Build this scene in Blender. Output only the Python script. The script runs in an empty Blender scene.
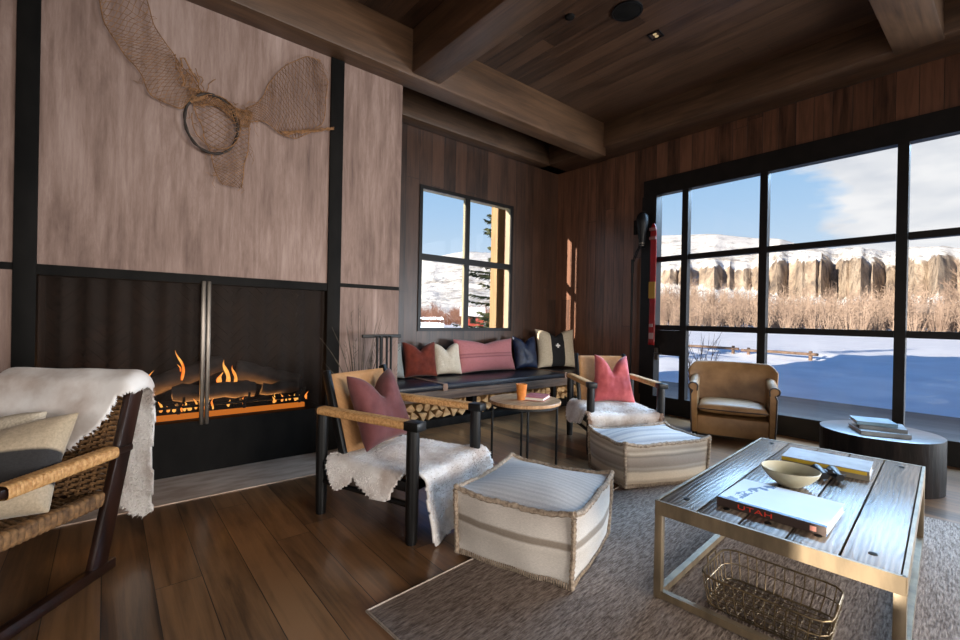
import bpy, bmesh, math, random
from mathutils import Vector, Matrix, noise
random.seed(7)
R = math.radians
PI = math.pi
S = bpy.context.scene
COL = S.collection

def srgb(r, g, b):
    f = lambda c: (c/255)/12.92 if c/255 <= .04045 else ((c/255+.055)/1.055)**2.4
    return (f(r), f(g), f(b), 1)

# ------------------------------------------------------------------ camera
yaw, pit, rol = R(39.666), R(-.127), R(1.1334)
fw = Vector((math.sin(yaw), math.cos(yaw), 0)); rt = Vector((math.cos(yaw), -math.sin(yaw), 0)); up = Vector((0, 0, 1))
F = fw*math.cos(pit)+up*math.sin(pit); U = up*math.cos(pit)-fw*math.sin(pit)
Rr = rt*math.cos(rol)+U*math.sin(rol); Uu = U*math.cos(rol)-rt*math.sin(rol)
cam = bpy.data.cameras.new('camera'); cam.sensor_width = 36; cam.lens = 450.92/960*36
cam.clip_start = .05; cam.clip_end = 3000
co = bpy.data.objects.new('camera', cam); COL.objects.link(co)
M = Matrix((Rr, Uu, -F)).transposed().to_4x4(); M.translation = Vector((0, 0, 1.2))
co.matrix_world = M; S.camera = co

# ------------------------------------------------------------------ world, sun, daylight
S.view_settings.view_transform = 'Standard'; S.view_settings.look = 'None'
S.view_settings.exposure = 0.0; S.view_settings.gamma = 1; S.view_settings.use_curve_mapping = False
W = bpy.data.worlds.new('sky'); S.world = W; W.use_nodes = True
nt = W.node_tree; nt.nodes.clear()
def N(t, ty, **kw):
    n = t.nodes.new(ty)
    for k, v in kw.items():
        if hasattr(n, k): setattr(n, k, v)
        else: n.inputs[k].default_value = v
    return n
def ramp(t, stops, fac):
    n = t.nodes.new('ShaderNodeValToRGB'); e = n.color_ramp.elements
    e[0].position, e[0].color = stops[0]; e[1].position, e[1].color = stops[-1]
    for p, c in stops[1:-1]:
        q = e.new(p); q.color = c
    t.links.new(fac, n.inputs[0]); return n.outputs[0]
def math_(t, op, a, b=None, c=None):
    n = t.nodes.new('ShaderNodeMath'); n.operation = op
    for i, v in enumerate((a, b, c)):
        if v is None: continue
        if isinstance(v, (int, float)): n.inputs[i].default_value = v
        else: t.links.new(v, n.inputs[i])
    return n.outputs[0]
def mixc(t, f, a, b, bt='MIX'):
    n = t.nodes.new('ShaderNodeMix'); n.data_type = 'RGBA'; n.blend_type = bt
    for i, v in ((0, f), (6, a), (7, b)):
        if isinstance(v, (int, float)) and i == 0: n.inputs[0].default_value = v
        elif isinstance(v, (tuple, list)): n.inputs[i].default_value = v
        else: t.links.new(v, n.inputs[i])
    return n.outputs[2]
tc = N(nt, 'ShaderNodeTexCoord'); sx = N(nt, 'ShaderNodeSeparateXYZ'); nt.links.new(tc.outputs['Generated'], sx.inputs[0])
skyc = ramp(nt, [(0, srgb(228, 238, 247)), (.10, srgb(210, 230, 248)), (.22, srgb(178, 213, 247)), (.30, srgb(160, 203, 244)), (.40, srgb(40, 116, 200)), (1, srgb(8, 94, 164))], sx.outputs[2])
mp = N(nt, 'ShaderNodeMapping'); mp.inputs['Scale'].default_value = (2.2, 2.2, 6.5); mp.inputs['Location'].default_value = (.3, .1, .2)
nt.links.new(tc.outputs['Generated'], mp.inputs[0])
cn = N(nt, 'ShaderNodeTexNoise', Scale=1.6, Detail=7, Roughness=.55); nt.links.new(mp.outputs[0], cn.inputs['Vector'])
# the bank of cloud stands towards the east (+X, low Y)
bank = math_(nt, 'SUBTRACT', math_(nt, 'MULTIPLY_ADD', sx.outputs[1], -1.5, .555), math_(nt, 'MULTIPLY', math_(nt, 'MAXIMUM', math_(nt, 'SUBTRACT', sx.outputs[2], .33), 0), 12.0))
cl = math_(nt, 'ADD', cn.outputs[0], bank)
cmask = ramp(nt, [(.50, (0, 0, 0, 1)), (.585, (1, 1, 1, 1))], math_(nt, 'MULTIPLY', cl, .75))
cn2 = N(nt, 'ShaderNodeTexNoise', Scale=4, Detail=5); nt.links.new(mp.outputs[0], cn2.inputs['Vector'])
cloudc = ramp(nt, [(.3, srgb(222, 227, 235)), (.6, srgb(250, 251, 253))], cn2.outputs[0])
fin = mixc(nt, cmask, skyc, cloudc)
bg = N(nt, 'ShaderNodeBackground', Strength=1.0); nt.links.new(fin, bg.inputs[0])
wo = N(nt, 'ShaderNodeOutputWorld'); nt.links.new(bg.outputs[0], wo.inputs[0])

SUN = Vector((1, -.20, -.20)).normalized()
sl = bpy.data.lights.new('sun', 'SUN'); sl.energy = 13.0; sl.angle = R(.5); sl.color = (1, .90, .76)
so = bpy.data.objects.new('sun', sl); COL.objects.link(so); so.rotation_euler = SUN.to_track_quat('-Z', 'Y').to_euler(); so.location = (-20, 3, 6)

def area(name, loc, target, sx_, sy_, power, color, spread=180):
    l = bpy.data.lights.new(name, 'AREA'); l.shape = 'RECTANGLE'; l.size = sx_; l.size_y = sy_; l.energy = power; l.color = color; l.spread = R(spread)
    o = bpy.data.objects.new(name, l); COL.objects.link(o); o.location = loc
    o.rotation_euler = (Vector(target)-Vector(loc)).to_track_quat('-Z', 'Y').to_euler(); return o
area('sky_fill_terrace', (8.6, 0.6, 4.9), (3.0, 1.4, .3), 7, 2.2, 800, (.42, .68, 1), 110)  # added fill lamp above the sightlines, boosts the blue sky light indoors
area('ceiling_fill_terrace', (7.6, -3.0, .5), (2.3, 1.6, 3.7), 2.6, 1.6, 700, (.84, .92, 1))  # added fill lamp out of view, brightens ceiling and beams like snow bounce
area('daylight_rear_window', (2.4, -4.45, 1.6), (2.1, 3, .7), 3.6, 2.2, 86, (1, .93, .86), 75)
area('daylight_west_window', (-3.95, -1.8, 1.6), (2.2, 1.4, .6), 3.0, 2.0, 24, (1, .92, .85), 80)

# ------------------------------------------------------------------ mesh helpers
class MB:
    def __init__(s): s.b = bmesh.new()
    def _xf(s, vs, m):
        if m is not None: bmesh.ops.transform(s.b, matrix=m, verts=vs)
    def box(s, c, d, m=None, bev=0, seg=2):
        n0 = len(s.b.verts)
        r = bmesh.ops.create_cube(s.b, size=1)
        vs = r['verts']
        for v in vs: v.co = Vector((v.co.x*d[0]+c[0], v.co.y*d[1]+c[1], v.co.z*d[2]+c[2]))
        if bev:
            es = list({e for v in vs for e in v.link_edges})
            bmesh.ops.bevel(s.b, geom=es, offset=bev, segments=seg, affect='EDGES', profile=.5)
            s.b.verts.ensure_lookup_table(); vs = s.b.verts[n0:]
            vs = [v for v in s.b.verts if v.index >= n0 or v.index == -1] if False else list(s.b.verts)[n0:]
        s._xf(vs, m); return s
    def bx(s, x0, x1, y0, y1, z0, z1, bev=0, m=None):
        return s.box(((x0+x1)/2, (y0+y1)/2, (z0+z1)/2), (abs(x1-x0), abs(y1-y0), abs(z1-z0)), m, bev)
    def tube(s, pts, r, n=8, closed=False, caps=True, flat=1.0):
        P = [Vector(p) for p in pts]; k = len(P)
        rs = r if isinstance(r, (list, tuple)) else [r]*k
        rings = []; prev = None
        for i, p in enumerate(P):
            a = P[i-1] if (i > 0 or closed) else P[i]; b = P[(i+1) % k] if (i < k-1 or closed) else P[i]
            t = (b-a); t = t.normalized() if t.length > 1e-9 else Vector((0, 0, 1))
            if prev is None:
                ref = Vector((0, 0, 1)) if abs(t.z) < .9 else Vector((1, 0, 0))
                u = t.cross(ref).normalized()
            else:
                u = prev-t*prev.dot(t); u = u.normalized() if u.length > 1e-6 else t.orthogonal().normalized()
            prev = u; w = t.cross(u)
            rings.append([s.b.verts.new(p+(u*math.cos(2*PI*j/n)+w*math.sin(2*PI*j/n)*flat)*rs[i]) for j in range(n)])
        for i in range(k if closed else k-1):
            A, B = rings[i], rings[(i+1) % k]
            for j in range(n): s.b.faces.new((A[j], A[(j+1) % n], B[(j+1) % n], B[j]))
        if caps and not closed:
            s.b.faces.new(rings[0][::-1]); s.b.faces.new(rings[-1])
        return s
    def cyl(s, p, q, r0, r1=None, n=16): return s.tube([p, q], [r0, r0 if r1 is None else r1], n)
    def lathe(s, prof, n=32, c=(0, 0, 0), sx=1, sy=1):
        rings = []
        for r, z in prof:
            if r < 1e-6: rings.append([s.b.verts.new((c[0], c[1], c[2]+z))])
            else: rings.append([s.b.verts.new((c[0]+r*sx*math.cos(2*PI*j/n), c[1]+r*sy*math.sin(2*PI*j/n), c[2]+z)) for j in range(n)])
        for A, B in zip(rings, rings[1:]):
            for j in range(n):
                j2 = (j+1) % n
                if len(A) == 1 and len(B) == 1: continue
                if len(A) == 1: s.b.faces.new((A[0], B[j2], B[j]))
                elif len(B) == 1: s.b.faces.new((A[j], A[j2], B[0]))
                else: s.b.faces.new((A[j], A[j2], B[j2], B[j]))
        return s
    def grid(s, fn, nu, nv, wrapu=False, keep=None):
        V = [[s.b.verts.new(fn(i/(nu if wrapu else nu-1), j/(nv-1))) for j in range(nv)] for i in range(nu)]
        for i in range(nu if wrapu else nu-1):
            for j in range(nv-1):
                if keep and not keep((i+.5)/(nu-1), (j+.5)/(nv-1)): continue
                s.b.faces.new((V[i][j], V[(i+1) % nu][j], V[(i+1) % nu][j+1], V[i][j+1]))
        if keep:
            bmesh.ops.delete(s.b, geom=[v for v in s.b.verts if not v.link_faces], context='VERTS')
        return s
    def prism(s, poly, z0, z1):
        a = [s.b.verts.new((x, y, z0)) for x, y in poly]; b = [s.b.verts.new((x, y, z1)) for x, y in poly]
        s.b.faces.new(a[::-1]); s.b.faces.new(b); n = len(poly)
        for i in range(n): s.b.faces.new((a[i], a[(i+1) % n], b[(i+1) % n], b[i]))
        return s
    def tri(s, a, b, c):
        s.b.faces.new([s.b.verts.new(p) for p in (a, b, c)]); return s
    def xf(s, m): bmesh.ops.transform(s.b, matrix=m, verts=s.b.verts); return s
    def build(s, name, mat, parent=None, smooth=35, normals=True):
        if normals: bmesh.ops.recalc_face_normals(s.b, faces=s.b.faces)
        me = bpy.data.meshes.new(name); s.b.to_mesh(me); s.b.free()
        if smooth:
            me.polygons.foreach_set('use_smooth', [True]*len(me.polygons))
            me.set_sharp_from_angle(angle=R(smooth))
        me.materials.append(mat)
        o = bpy.data.objects.new(name, me); COL.objects.link(o)
        if parent is not None: o.parent = parent
        return o

def empty(name, loc, rz=0):
    o = bpy.data.objects.new(name, None); COL.objects.link(o); o.location = loc; o.rotation_euler = (0, 0, rz); o.empty_display_size = .1; return o
def tag(o, label, cat, group=None, kind=None):
    o['label'] = label; o['category'] = cat
    if group: o['group'] = group
    if kind: o['kind'] = kind
    return o
def struct(o): o['kind'] = 'structure'; return o
def copy_tree(o, parent=None):
    c = o.copy(); COL.objects.link(c)
    if parent is not None: c.parent = parent
    for ch in list(o.children): copy_tree(ch, c)
    return c
def subsurf(o, lv=2):
    m = o.modifiers.new('sub', 'SUBSURF'); m.levels = lv; m.render_levels = lv; return o

# ------------------------------------------------------------------ materials
def new_mat(name):
    m = bpy.data.materials.new(name); m.use_nodes = True; t = m.node_tree; t.nodes.clear()
    o = t.nodes.new('ShaderNodeOutputMaterial'); p = t.nodes.new('ShaderNodeBsdfPrincipled'); t.links.new(p.outputs[0], o.inputs[0])
    return m, t, p
def coords(t, scale=(1, 1, 1), kind='Object', rot=(0, 0, 0)):
    c = t.nodes.new('ShaderNodeTexCoord'); m = t.nodes.new('ShaderNodeMapping'); m.inputs['Scale'].default_value = scale; m.inputs['Rotation'].default_value = rot
    t.links.new(c.outputs[kind], m.inputs[0]); return m.outputs[0]
def tnoise(t, vec, scale, detail=4, rough=.55, dist=0):
    n = N(t, 'ShaderNodeTexNoise', Scale=scale, Detail=detail, Roughness=rough, Distortion=dist); t.links.new(vec, n.inputs['Vector']); return n.outputs[0]
def bump(t, p, h, strength=.3, dist=.01):
    b = N(t, 'ShaderNodeBump', Strength=strength, Distance=dist); t.links.new(h, b.inputs['Height']); t.links.new(b.outputs[0], p.inputs['Normal'])
def simple(name, c1, c2=None, scale=20, stretch=(1, 1, 1), rough=.6, metal=0, bmp=.2, bd=.004, detail=5, spec=.5, sheen=0, lo=.35, hi=.65, coat=0):
    m, t, p = new_mat(name); v = coords(t, stretch); n = tnoise(t, v, scale, detail)
    c = ramp(t, [(lo, c1), (hi, c2 or c1)], n); t.links.new(c, p.inputs['Base Color'])
    p.inputs['Roughness'].default_value = rough; p.inputs['Metallic'].default_value = metal; p.inputs['Specular IOR Level'].default_value = spec
    p.inputs['Sheen Weight'].default_value = sheen; p.inputs['Coat Weight'].default_value = coat
    if bmp: bump(t, p, n, bmp, bd)
    return m
def planks(name, across, along, width, length, c1, c2, rough=.5, grain=1.0, gap=.012, bmp=.35, var=.5, coat=0, spec=.5, addz=0):
    """boards running along one axis: each its own tone, streaky grain, dark joints"""
    m, t, p = new_mat(name)
    tcn = t.nodes.new('ShaderNodeTexCoord'); s = t.nodes.new('ShaderNodeSeparateXYZ'); t.links.new(tcn.outputs['Object'], s.inputs[0])
    a = s.outputs['XYZ'.index(across)]; l = s.outputs['XYZ'.index(along)]
    if addz: a = math_(t, 'MULTIPLY_ADD', s.outputs[2], addz, a)
    ai = math_(t, 'DIVIDE', a, width); idx = math_(t, 'FLOOR', ai); fr = math_(t, 'FRACT', ai)
    wn = t.nodes.new('ShaderNodeTexWhiteNoise'); wn.noise_dimensions = '1D'; t.links.new(idx, wn.inputs['W'])
    li = math_(t, 'ADD', math_(t, 'DIVIDE', l, length), math_(t, 'MULTIPLY', wn.outputs[0], 7.3)); lidx = math_(t, 'FLOOR', li); lfr = math_(t, 'FRACT', li)
    cb = t.nodes.new('ShaderNodeCombineXYZ'); t.links.new(idx, cb.inputs[0]); t.links.new(lidx, cb.inputs[1])
    w2 = t.nodes.new('ShaderNodeTexWhiteNoise'); w2.noise_dimensions = '2D'; t.links.new(cb.outputs[0], w2.inputs['Vector'])
    # grain coordinates, shifted for each board
    g = t.nodes.new('ShaderNodeCombineXYZ')
    t.links.new(math_(t, 'MULTIPLY', a, 26), g.inputs[0]); t.links.new(math_(t, 'MULTIPLY', l, 1.3), g.inputs[1]); t.links.new(math_(t, 'MULTIPLY', w2.outputs[0], 50), g.inputs[2])
    n1 = tnoise(t, g.outputs[0], 1.0, 7, .65, .6)
    g2 = t.nodes.new('ShaderNodeCombineXYZ')
    t.links.new(math_(t, 'MULTIPLY', a, 5), g2.inputs[0]); t.links.new(math_(t, 'MULTIPLY', l, 1.1), g2.inputs[1]); t.links.new(math_(t, 'MULTIPLY', w2.outputs[0], 90), g2.inputs[2])
    n2 = tnoise(t, g2.outputs[0], 1.0, 4, .6, 1.0)
    f = math_(t, 'ADD', math_(t, 'MULTIPLY', n1, .55*grain), math_(t, 'MULTIPLY', n2, .45))
    f = math_(t, 'ADD', f, math_(t, 'MULTIPLY', math_(t, 'SUBTRACT', w2.outputs[0], .5), var))
    c = ramp(t, [(.30, c1), (.70, c2)], f)
    e = math_(t, 'MINIMUM', fr, math_(t, 'SUBTRACT', 1, fr)); e2 = math_(t, 'MINIMUM', lfr, math_(t, 'SUBTRACT', 1, lfr))
    gm = math_(t, 'MINIMUM', math_(t, 'GREATER_THAN', e, gap), math_(t, 'GREATER_THAN', e2, gap*width/length))
    c = mixc(t, gm, (.004, .003, .003, 1), c); t.links.new(c, p.inputs['Base Color'])
    h = math_(t, 'ADD', math_(t, 'MULTIPLY', gm, 1.2), math_(t, 'MULTIPLY', n1, .6)); bump(t, p, h, bmp, .006)
    p.inputs['Roughness'].default_value = rough; p.inputs['Coat Weight'].default_value = coat; p.inputs['Coat Roughness'].default_value = .16; p.inputs['Specular IOR Level'].default_value = spec
    return m
def flat(name, c, rough=.5, metal=0, spec=.5):
    m, t, p = new_mat(name); p.inputs['Base Color'].default_value = c; p.inputs['Roughness'].default_value = rough
    p.inputs['Metallic'].default_value = metal; p.inputs['Specular IOR Level'].default_value = spec; return m
def emit(name, c, s):
    m = bpy.data.materials.new(name); m.use_nodes = True; t = m.node_tree; t.nodes.clear(); o = t.nodes.new('ShaderNodeOutputMaterial')
    e = N(t, 'ShaderNodeEmission', Strength=s); e.inputs[0].default_value = c; t.links.new(e.outputs[0], o.inputs[0]); return m
def woven(name, c1, c2, su, sv, rough=.7, bmp=.6, kind='Object', ax='XY'):
    """basket weave from two crossed waves"""
    m, t, p = new_mat(name); tcn = t.nodes.new('ShaderNodeTexCoord'); s = t.nodes.new('ShaderNodeSeparateXYZ'); t.links.new(tcn.outputs[kind], s.inputs[0])
    a = math_(t, 'MULTIPLY', s.outputs['XYZ'.index(ax[0])], su); b = math_(t, 'MULTIPLY', s.outputs['XYZ'.index(ax[1])], sv)
    w = math_(t, 'MULTIPLY', math_(t, 'SINE', a), math_(t, 'SINE', b)); w = math_(t, 'ABSOLUTE', w)
    n = tnoise(t, coords(t, (1, 1, 1), kind), 30, 4)
    c = ramp(t, [(.1, c1), (.8, c2)], math_(t, 'ADD', math_(t, 'MULTIPLY', w, .6), math_(t, 'MULTIPLY', n, .45)))
    t.links.new(c, p.inputs['Base Color']); bump(t, p, w, bmp, .006); p.inputs['Roughness'].default_value = rough; return m
def striped(name, axis, stops, period, rough=.85, noise_amt=.12, fine=90, bmp=.5, sheen=.2, stretch=(1, 1, 1)):
    """woven cloth with bands along one axis"""
    m, t, p = new_mat(name); tcn = t.nodes.new('ShaderNodeTexCoord'); s = t.nodes.new('ShaderNodeSeparateXYZ'); t.links.new(tcn.outputs['Object'], s.inputs[0])
    x = math_(t, 'ADD', math_(t, 'DIVIDE', s.outputs['XYZ'.index(axis)], period), 100.0)
    n = tnoise(t, coords(t, stretch), fine, 4, .7); n0 = tnoise(t, coords(t), 7, 3)
    x = math_(t, 'ADD', x, math_(t, 'MULTIPLY', math_(t, 'SUBTRACT', n0, .5), .03))
    c = ramp(t, stops, math_(t, 'FRACT', x))
    dk = ramp(t, [(.3, (1-noise_amt*2.6,)*3+(1,)), (.7, (1, 1, 1, 1))], n)
    c = mixc(t, 1.0, c, dk, 'MULTIPLY'); t.links.new(c, p.inputs['Base Color']); bump(t, p, n, bmp, .003)
    p.inputs['Roughness'].default_value = rough; p.inputs['Sheen Weight'].default_value = sheen; p.inputs['Specular IOR Level'].default_value = .2; return m

WALLB = planks('stained_boards_back', 'X', 'Z', .19, 3.0, srgb(32, 21, 15), srgb(84, 58, 44), rough=.42, var=.22)
WALLR = planks('stained_boards_side', 'Y', 'Z', .16, 3.0, srgb(38, 24, 17), srgb(116, 78, 58), rough=.32, grain=1.2, var=.22)
FLOOR = planks('oak_floor', 'X', 'Y', .178, 2.6, srgb(42, 28, 17), srgb(138, 99, 64), rough=.32, coat=.5, var=.26, grain=1.15, gap=.010, bmp=.25, spec=.6)
CEIL = planks('stained_ceiling', 'X', 'Y', .17, 3.2, srgb(30, 20, 14), srgb(86, 62, 46), rough=.32, var=.2, grain=1.2)
BEAMY = planks('beam_oak_long', 'X', 'Y', 9.0, 90, srgb(30, 20, 13), srgb(100, 73, 52), rough=.45, var=.0, gap=0, addz=.83, grain=1.3)
BEAMX = planks('beam_oak_cross', 'Y', 'X', 9.0, 90, srgb(30, 20, 13), srgb(100, 73, 52), rough=.45, var=.0, gap=0, addz=.83, grain=1.3)
def plaster():
    m, t, p = new_mat('pale_wood_plaster'); v = coords(t, (3.4, 3.4, .55)); n = tnoise(t, v, 2.2, 8, .74, .4); v2 = coords(t, (12, 12, .9)); n2 = tnoise(t, v2, 2.0, 6, .7)
    v3 = coords(t, (1.0, 1.0, .6)); n3 = tnoise(t, v3, 1.1, 3)
    f = math_(t, 'ADD', math_(t, 'MULTIPLY', n, .45), math_(t, 'ADD', math_(t, 'MULTIPLY', n2, .3), math_(t, 'MULTIPLY', n3, .3)))
    c = ramp(t, [(.35, srgb(74, 57, 49)), (.46, srgb(118, 94, 83)), (.54, srgb(140, 115, 103)), (.68, srgb(172, 148, 137))], f); t.links.new(c, p.inputs['Base Color'])
    bump(t, p, f, .25, .006); p.inputs['Roughness'].default_value = .7; return m
PLASTER = plaster()
STEEL = simple('blackened_steel', srgb(14, 13, 12), srgb(26, 24, 22), 6, (1, 1, .4), rough=.65, metal=.0, bmp=.05, spec=.10)
FRAME = simple('bronze_window_frame', srgb(16, 14, 13), srgb(26, 22, 20), 8, rough=.45, bmp=.05, spec=.3)
BRUSH = simple('brushed_steel', srgb(88, 82, 76), srgb(122, 115, 107), 30, (1, 1, .05), rough=.35, metal=1, bmp=.05)
BRASS = simple('bronzed_metal', srgb(116, 102, 82), srgb(150, 132, 106), 14, (1, 1, .3), rough=.42, metal=.45, bmp=.05)
BLACKW = simple('ebonised_wood', srgb(8, 8, 8), srgb(18, 17, 17), 14, (1, 1, .2), rough=.42, bmp=.12, spec=.3)
CHESTNUT = simple('dark_chestnut_wood', srgb(22, 12, 8), srgb(48, 27, 19), 10, (1, 1, .2), rough=.30, bmp=.1)
CANE = woven('woven_cane', srgb(150, 104, 62), srgb(206, 156, 104), 420, 420, ax='YZ', bmp=.4)
CORDW = simple('wrapped_cord', srgb(176, 124, 70), srgb(222, 174, 116), 60, rough=.6, bmp=.15)
SEAGRASS = simple('seagrass_strand', srgb(84, 58, 34), srgb(146, 108, 68), 40, rough=.75, bmp=.3)
DSEAGRASS = simple('seagrass_strand_tan', srgb(150, 112, 72), srgb(196, 154, 104), 40, rough=.75, bmp=.3)
HIDE = simple('cream_hide', srgb(186, 170, 160), srgb(234, 230, 227), 5, rough=.9, bmp=.3, sheen=.3, spec=.15, lo=.3, hi=.6)
FLEECE = simple('cream_fleece', srgb(192, 176, 166), srgb(238, 234, 230), 5, rough=.9, bmp=0, sheen=.3, spec=.1, lo=.3, hi=.6)
FLEECET = simple('tan_tipped_fleece', srgb(176, 144, 122), srgb(206, 178, 156), 5, rough=.9, bmp=0, sheen=.3, spec=.1, lo=.35, hi=.62)
MAUVE = simple('mauve_velvet', srgb(86, 46, 47), srgb(108, 62, 62), 9, rough=.8, bmp=.08, sheen=.2, spec=.2)
CORAL = simple('coral_velvet', srgb(164, 70, 74), srgb(196, 98, 98), 9, rough=.8, bmp=.08, sheen=.25, spec=.2)
RUST = simple('rust_velvet', srgb(92, 36, 24), srgb(120, 52, 36), 9, rough=.8, bmp=.08, sheen=.15, spec=.2)
CREAM = simple('cream_linen', srgb(186, 172, 150), srgb(216, 204, 184), 120, rough=.9, bmp=.3, bd=.002)
GREYP = simple('grey_linen', srgb(120, 122, 116), srgb(150, 150, 144), 120, rough=.9, bmp=.3, bd=.002)
NAVY = simple('navy_leather', srgb(14, 24, 46), srgb(26, 42, 74), 18, rough=.5, bmp=.2)
LEATHER = simple('black_bench_leather', srgb(26, 28, 34), srgb(40, 42, 50), 40, rough=.36, bmp=.15)
STRAP = simple('tan_strap_leather', srgb(120, 92, 76), srgb(156, 122, 100), 30, rough=.5, bmp=.1)
CLUB = simple('camel_leather', srgb(118, 84, 48), srgb(168, 128, 84), 5, rough=.5, bmp=.06, detail=7, lo=.3, hi=.7)
PIPING = flat('dark_piping', srgb(40, 25, 16), .5)
BENCHW = simple('bench_timber', srgb(66, 52, 44), srgb(106, 86, 72), 5, (.6, 8, 8), rough=.6, bmp=.25)
BARK = simple('log_bark', srgb(62, 44, 32), srgb(104, 80, 60), 18, rough=.9, bmp=.5)
SPLIT = simple('split_log_wood', srgb(158, 116, 72), srgb(216, 176, 124), 12, (1, 1, 1), rough=.8, bmp=.35)
CHAR = simple('charred_log', srgb(16, 13, 12), srgb(44, 36, 32), 14, rough=.9, bmp=.8)
OAKTOP = simple('pale_oak_top', srgb(150, 112, 78), srgb(196, 156, 116), 4, (1.2, 14, 1), rough=.45, bmp=.1)
DARKMETAL = flat('dark_metal', srgb(16, 16, 17), .45, 0, .3)
STUMPSIDE = simple('burnt_stump_side', srgb(12, 10, 9), srgb(34, 27, 24), 7, (3, 3, .5), rough=.6, bmp=.5, bd=.01, spec=.1)
STUMPTOP = simple('burnt_stump_top', srgb(44, 42, 46), srgb(74, 70, 74), 6, rough=.35, bmp=.2)
PAPER = simple('book_pages', srgb(205, 196, 182), srgb(228, 222, 210), 30, (1, 1, 40), rough=.85, bmp=.2)
def ringwood(name, c1, c2, c3):
    m, t, p = new_mat(name); v = coords(t, (.55, 3.0, 3.0))
    w = t.nodes.new('ShaderNodeTexWave'); w.wave_type = 'BANDS'; w.bands_direction = 'Y'; t.links.new(v, w.inputs['Vector'])
    for k, q in (('Scale', 5.5), ('Distortion', 9.0), ('Detail', 2.5), ('Detail Scale', .8), ('Detail Roughness', .5)): w.inputs[k].default_value = q
    f2 = tnoise(t, coords(t, (3, 90, 10)), 2, 5, .7); f3 = tnoise(t, coords(t, (1, 2, 1)), 3, 3)
    h = math_(t, 'ADD', math_(t, 'MULTIPLY', w.outputs['Fac'], .32), math_(t, 'MULTIPLY', f2, .62))
    c = ramp(t, [(.02, c1), (.40, c2), (.95, c3)], math_(t, 'ADD', h, math_(t, 'MULTIPLY', math_(t, 'SUBTRACT', f3, .5), .5)))
    t.links.new(c, p.inputs['Base Color']); bump(t, p, h, .45, .004); p.inputs['Roughness'].default_value = .26; p.inputs['Specular IOR Level'].default_value = .7; return m
TABLEW = ringwood('weathered_plank', srgb(44, 38, 33), srgb(100, 89, 78), srgb(146, 131, 114))
POUF = striped('pouf_wool', 'Z', [(0, srgb(202, 193, 182)), (.12, srgb(232, 225, 216)), (.42, srgb(212, 203, 192)), (.5, srgb(222, 213, 202)), (.53, srgb(150, 136, 122)), (.60, srgb(158, 145, 130)), (.63, srgb(222, 214, 204)), (.85, srgb(206, 196, 186)), (1, srgb(220, 211, 200))], .34, stretch=(1, 1, 5))
POUFTOP = striped('pouf_wool_top', 'X', [(0, srgb(190, 185, 181)), (.3, srgb(206, 200, 196)), (.5, srgb(184, 178, 175)), (.7, srgb(208, 202, 198)), (1, srgb(190, 185, 181))], .075, stretch=(4, 1, 1))
POUFB = striped('pouf_wool_banded', 'Z', [(0, srgb(190, 162, 130)), (.14, srgb(176, 158, 136)), (.20, srgb(218, 198, 172)), (.34, srgb(218, 200, 176)), (.38, srgb(166, 152, 138)), (.44, srgb(186, 174, 160)), (.48, srgb(158, 144, 132)), (.66, srgb(184, 170, 156)), (.70, srgb(150, 138, 126)), (.76, srgb(216, 202, 182)), (.82, srgb(166, 152, 138)), (.9, srgb(200, 186, 168)), (1, srgb(172, 156, 138))], .33, stretch=(1, 1, 6))
POUFBTOP = striped('pouf_wool_banded_top', 'Y', [(0, srgb(196, 194, 194)), (.15, srgb(220, 216, 212)), (.3, srgb(172, 174, 182)), (.4, srgb(216, 212, 208)), (.7, srgb(206, 202, 200)), (.8, srgb(168, 170, 178)), (1, srgb(198, 194, 194))], .16, stretch=(1, 5, 1))
SEAM = simple('pouf_seam', srgb(122, 106, 90), srgb(178, 160, 140), 60, rough=.9, bmp=.6)
RUG = simple('woven_rug', srgb(104, 90, 82), srgb(176, 160, 148), 44, (.6, 3.4, 1), rough=.95, bmp=.8, bd=.01, detail=6, spec=.1, lo=.34, hi=.68)
HEARTH = simple('pale_hearth_stone', srgb(168, 142, 122), srgb(204, 180, 160), 4, (1, 3, 1), rough=.5, bmp=.1)
NET = simple('hemp_netting', srgb(112, 78, 48), srgb(160, 116, 76), 30, rough=.9, bmp=0)
HOOP = simple('dark_hoop', srgb(30, 24, 20), srgb(58, 46, 38), 20, rough=.7, bmp=.1)
SNOW = simple('snow', srgb(232, 233, 234), srgb(246, 247, 247), .8, rough=.7, bmp=.4, bd=.06, spec=.2)
TWIG = simple('willow_twigs', srgb(120, 102, 90), srgb(162, 142, 126), .15, rough=.9, bmp=0, spec=.1)
TWIGR = simple('red_willow_twigs', srgb(118, 78, 60), srgb(150, 110, 90), .2, rough=.9, bmp=0, spec=.1)
DRY = simple('dry_grass', srgb(62, 54, 46), srgb(98, 88, 74), 12, rough=.9, bmp=0)

def glass_mat():
    m = bpy.data.materials.new('window_glass'); m.use_nodes = True; t = m.node_tree; t.nodes.clear(); o = t.nodes.new('ShaderNodeOutputMaterial')
    tr = t.nodes.new('ShaderNodeBsdfTransparent'); gl = N(t, 'ShaderNodeBsdfGlossy', Roughness=.02)
    mx = t.nodes.new('ShaderNodeMixShader'); mx.inputs[0].default_value = .03
    t.links.new(tr.outputs[0], mx.inputs[1]); t.links.new(gl.outputs[0], mx.inputs[2]); t.links.new(mx.outputs[0], o.inputs[0]); return m
GLASS = glass_mat()

# ------------------------------------------------------------------ structure
XW, YB, YF = 5.70, 4.93, 3.95           # window wall, back wall, chimney breast
XL, YR, ZC, ZB = -4.2, -4.7, 3.93, 3.60
TH = .22
m = MB(); m.bx(XL, XW+.02, YR, YB+.02, -.2, 0); struct(m.build('floor', FLOOR))
m = MB(); m.bx(XL-TH, XW+TH, YR-TH, YB+TH, ZC, ZC+.5); struct(m.build('ceiling', CEIL))
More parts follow.
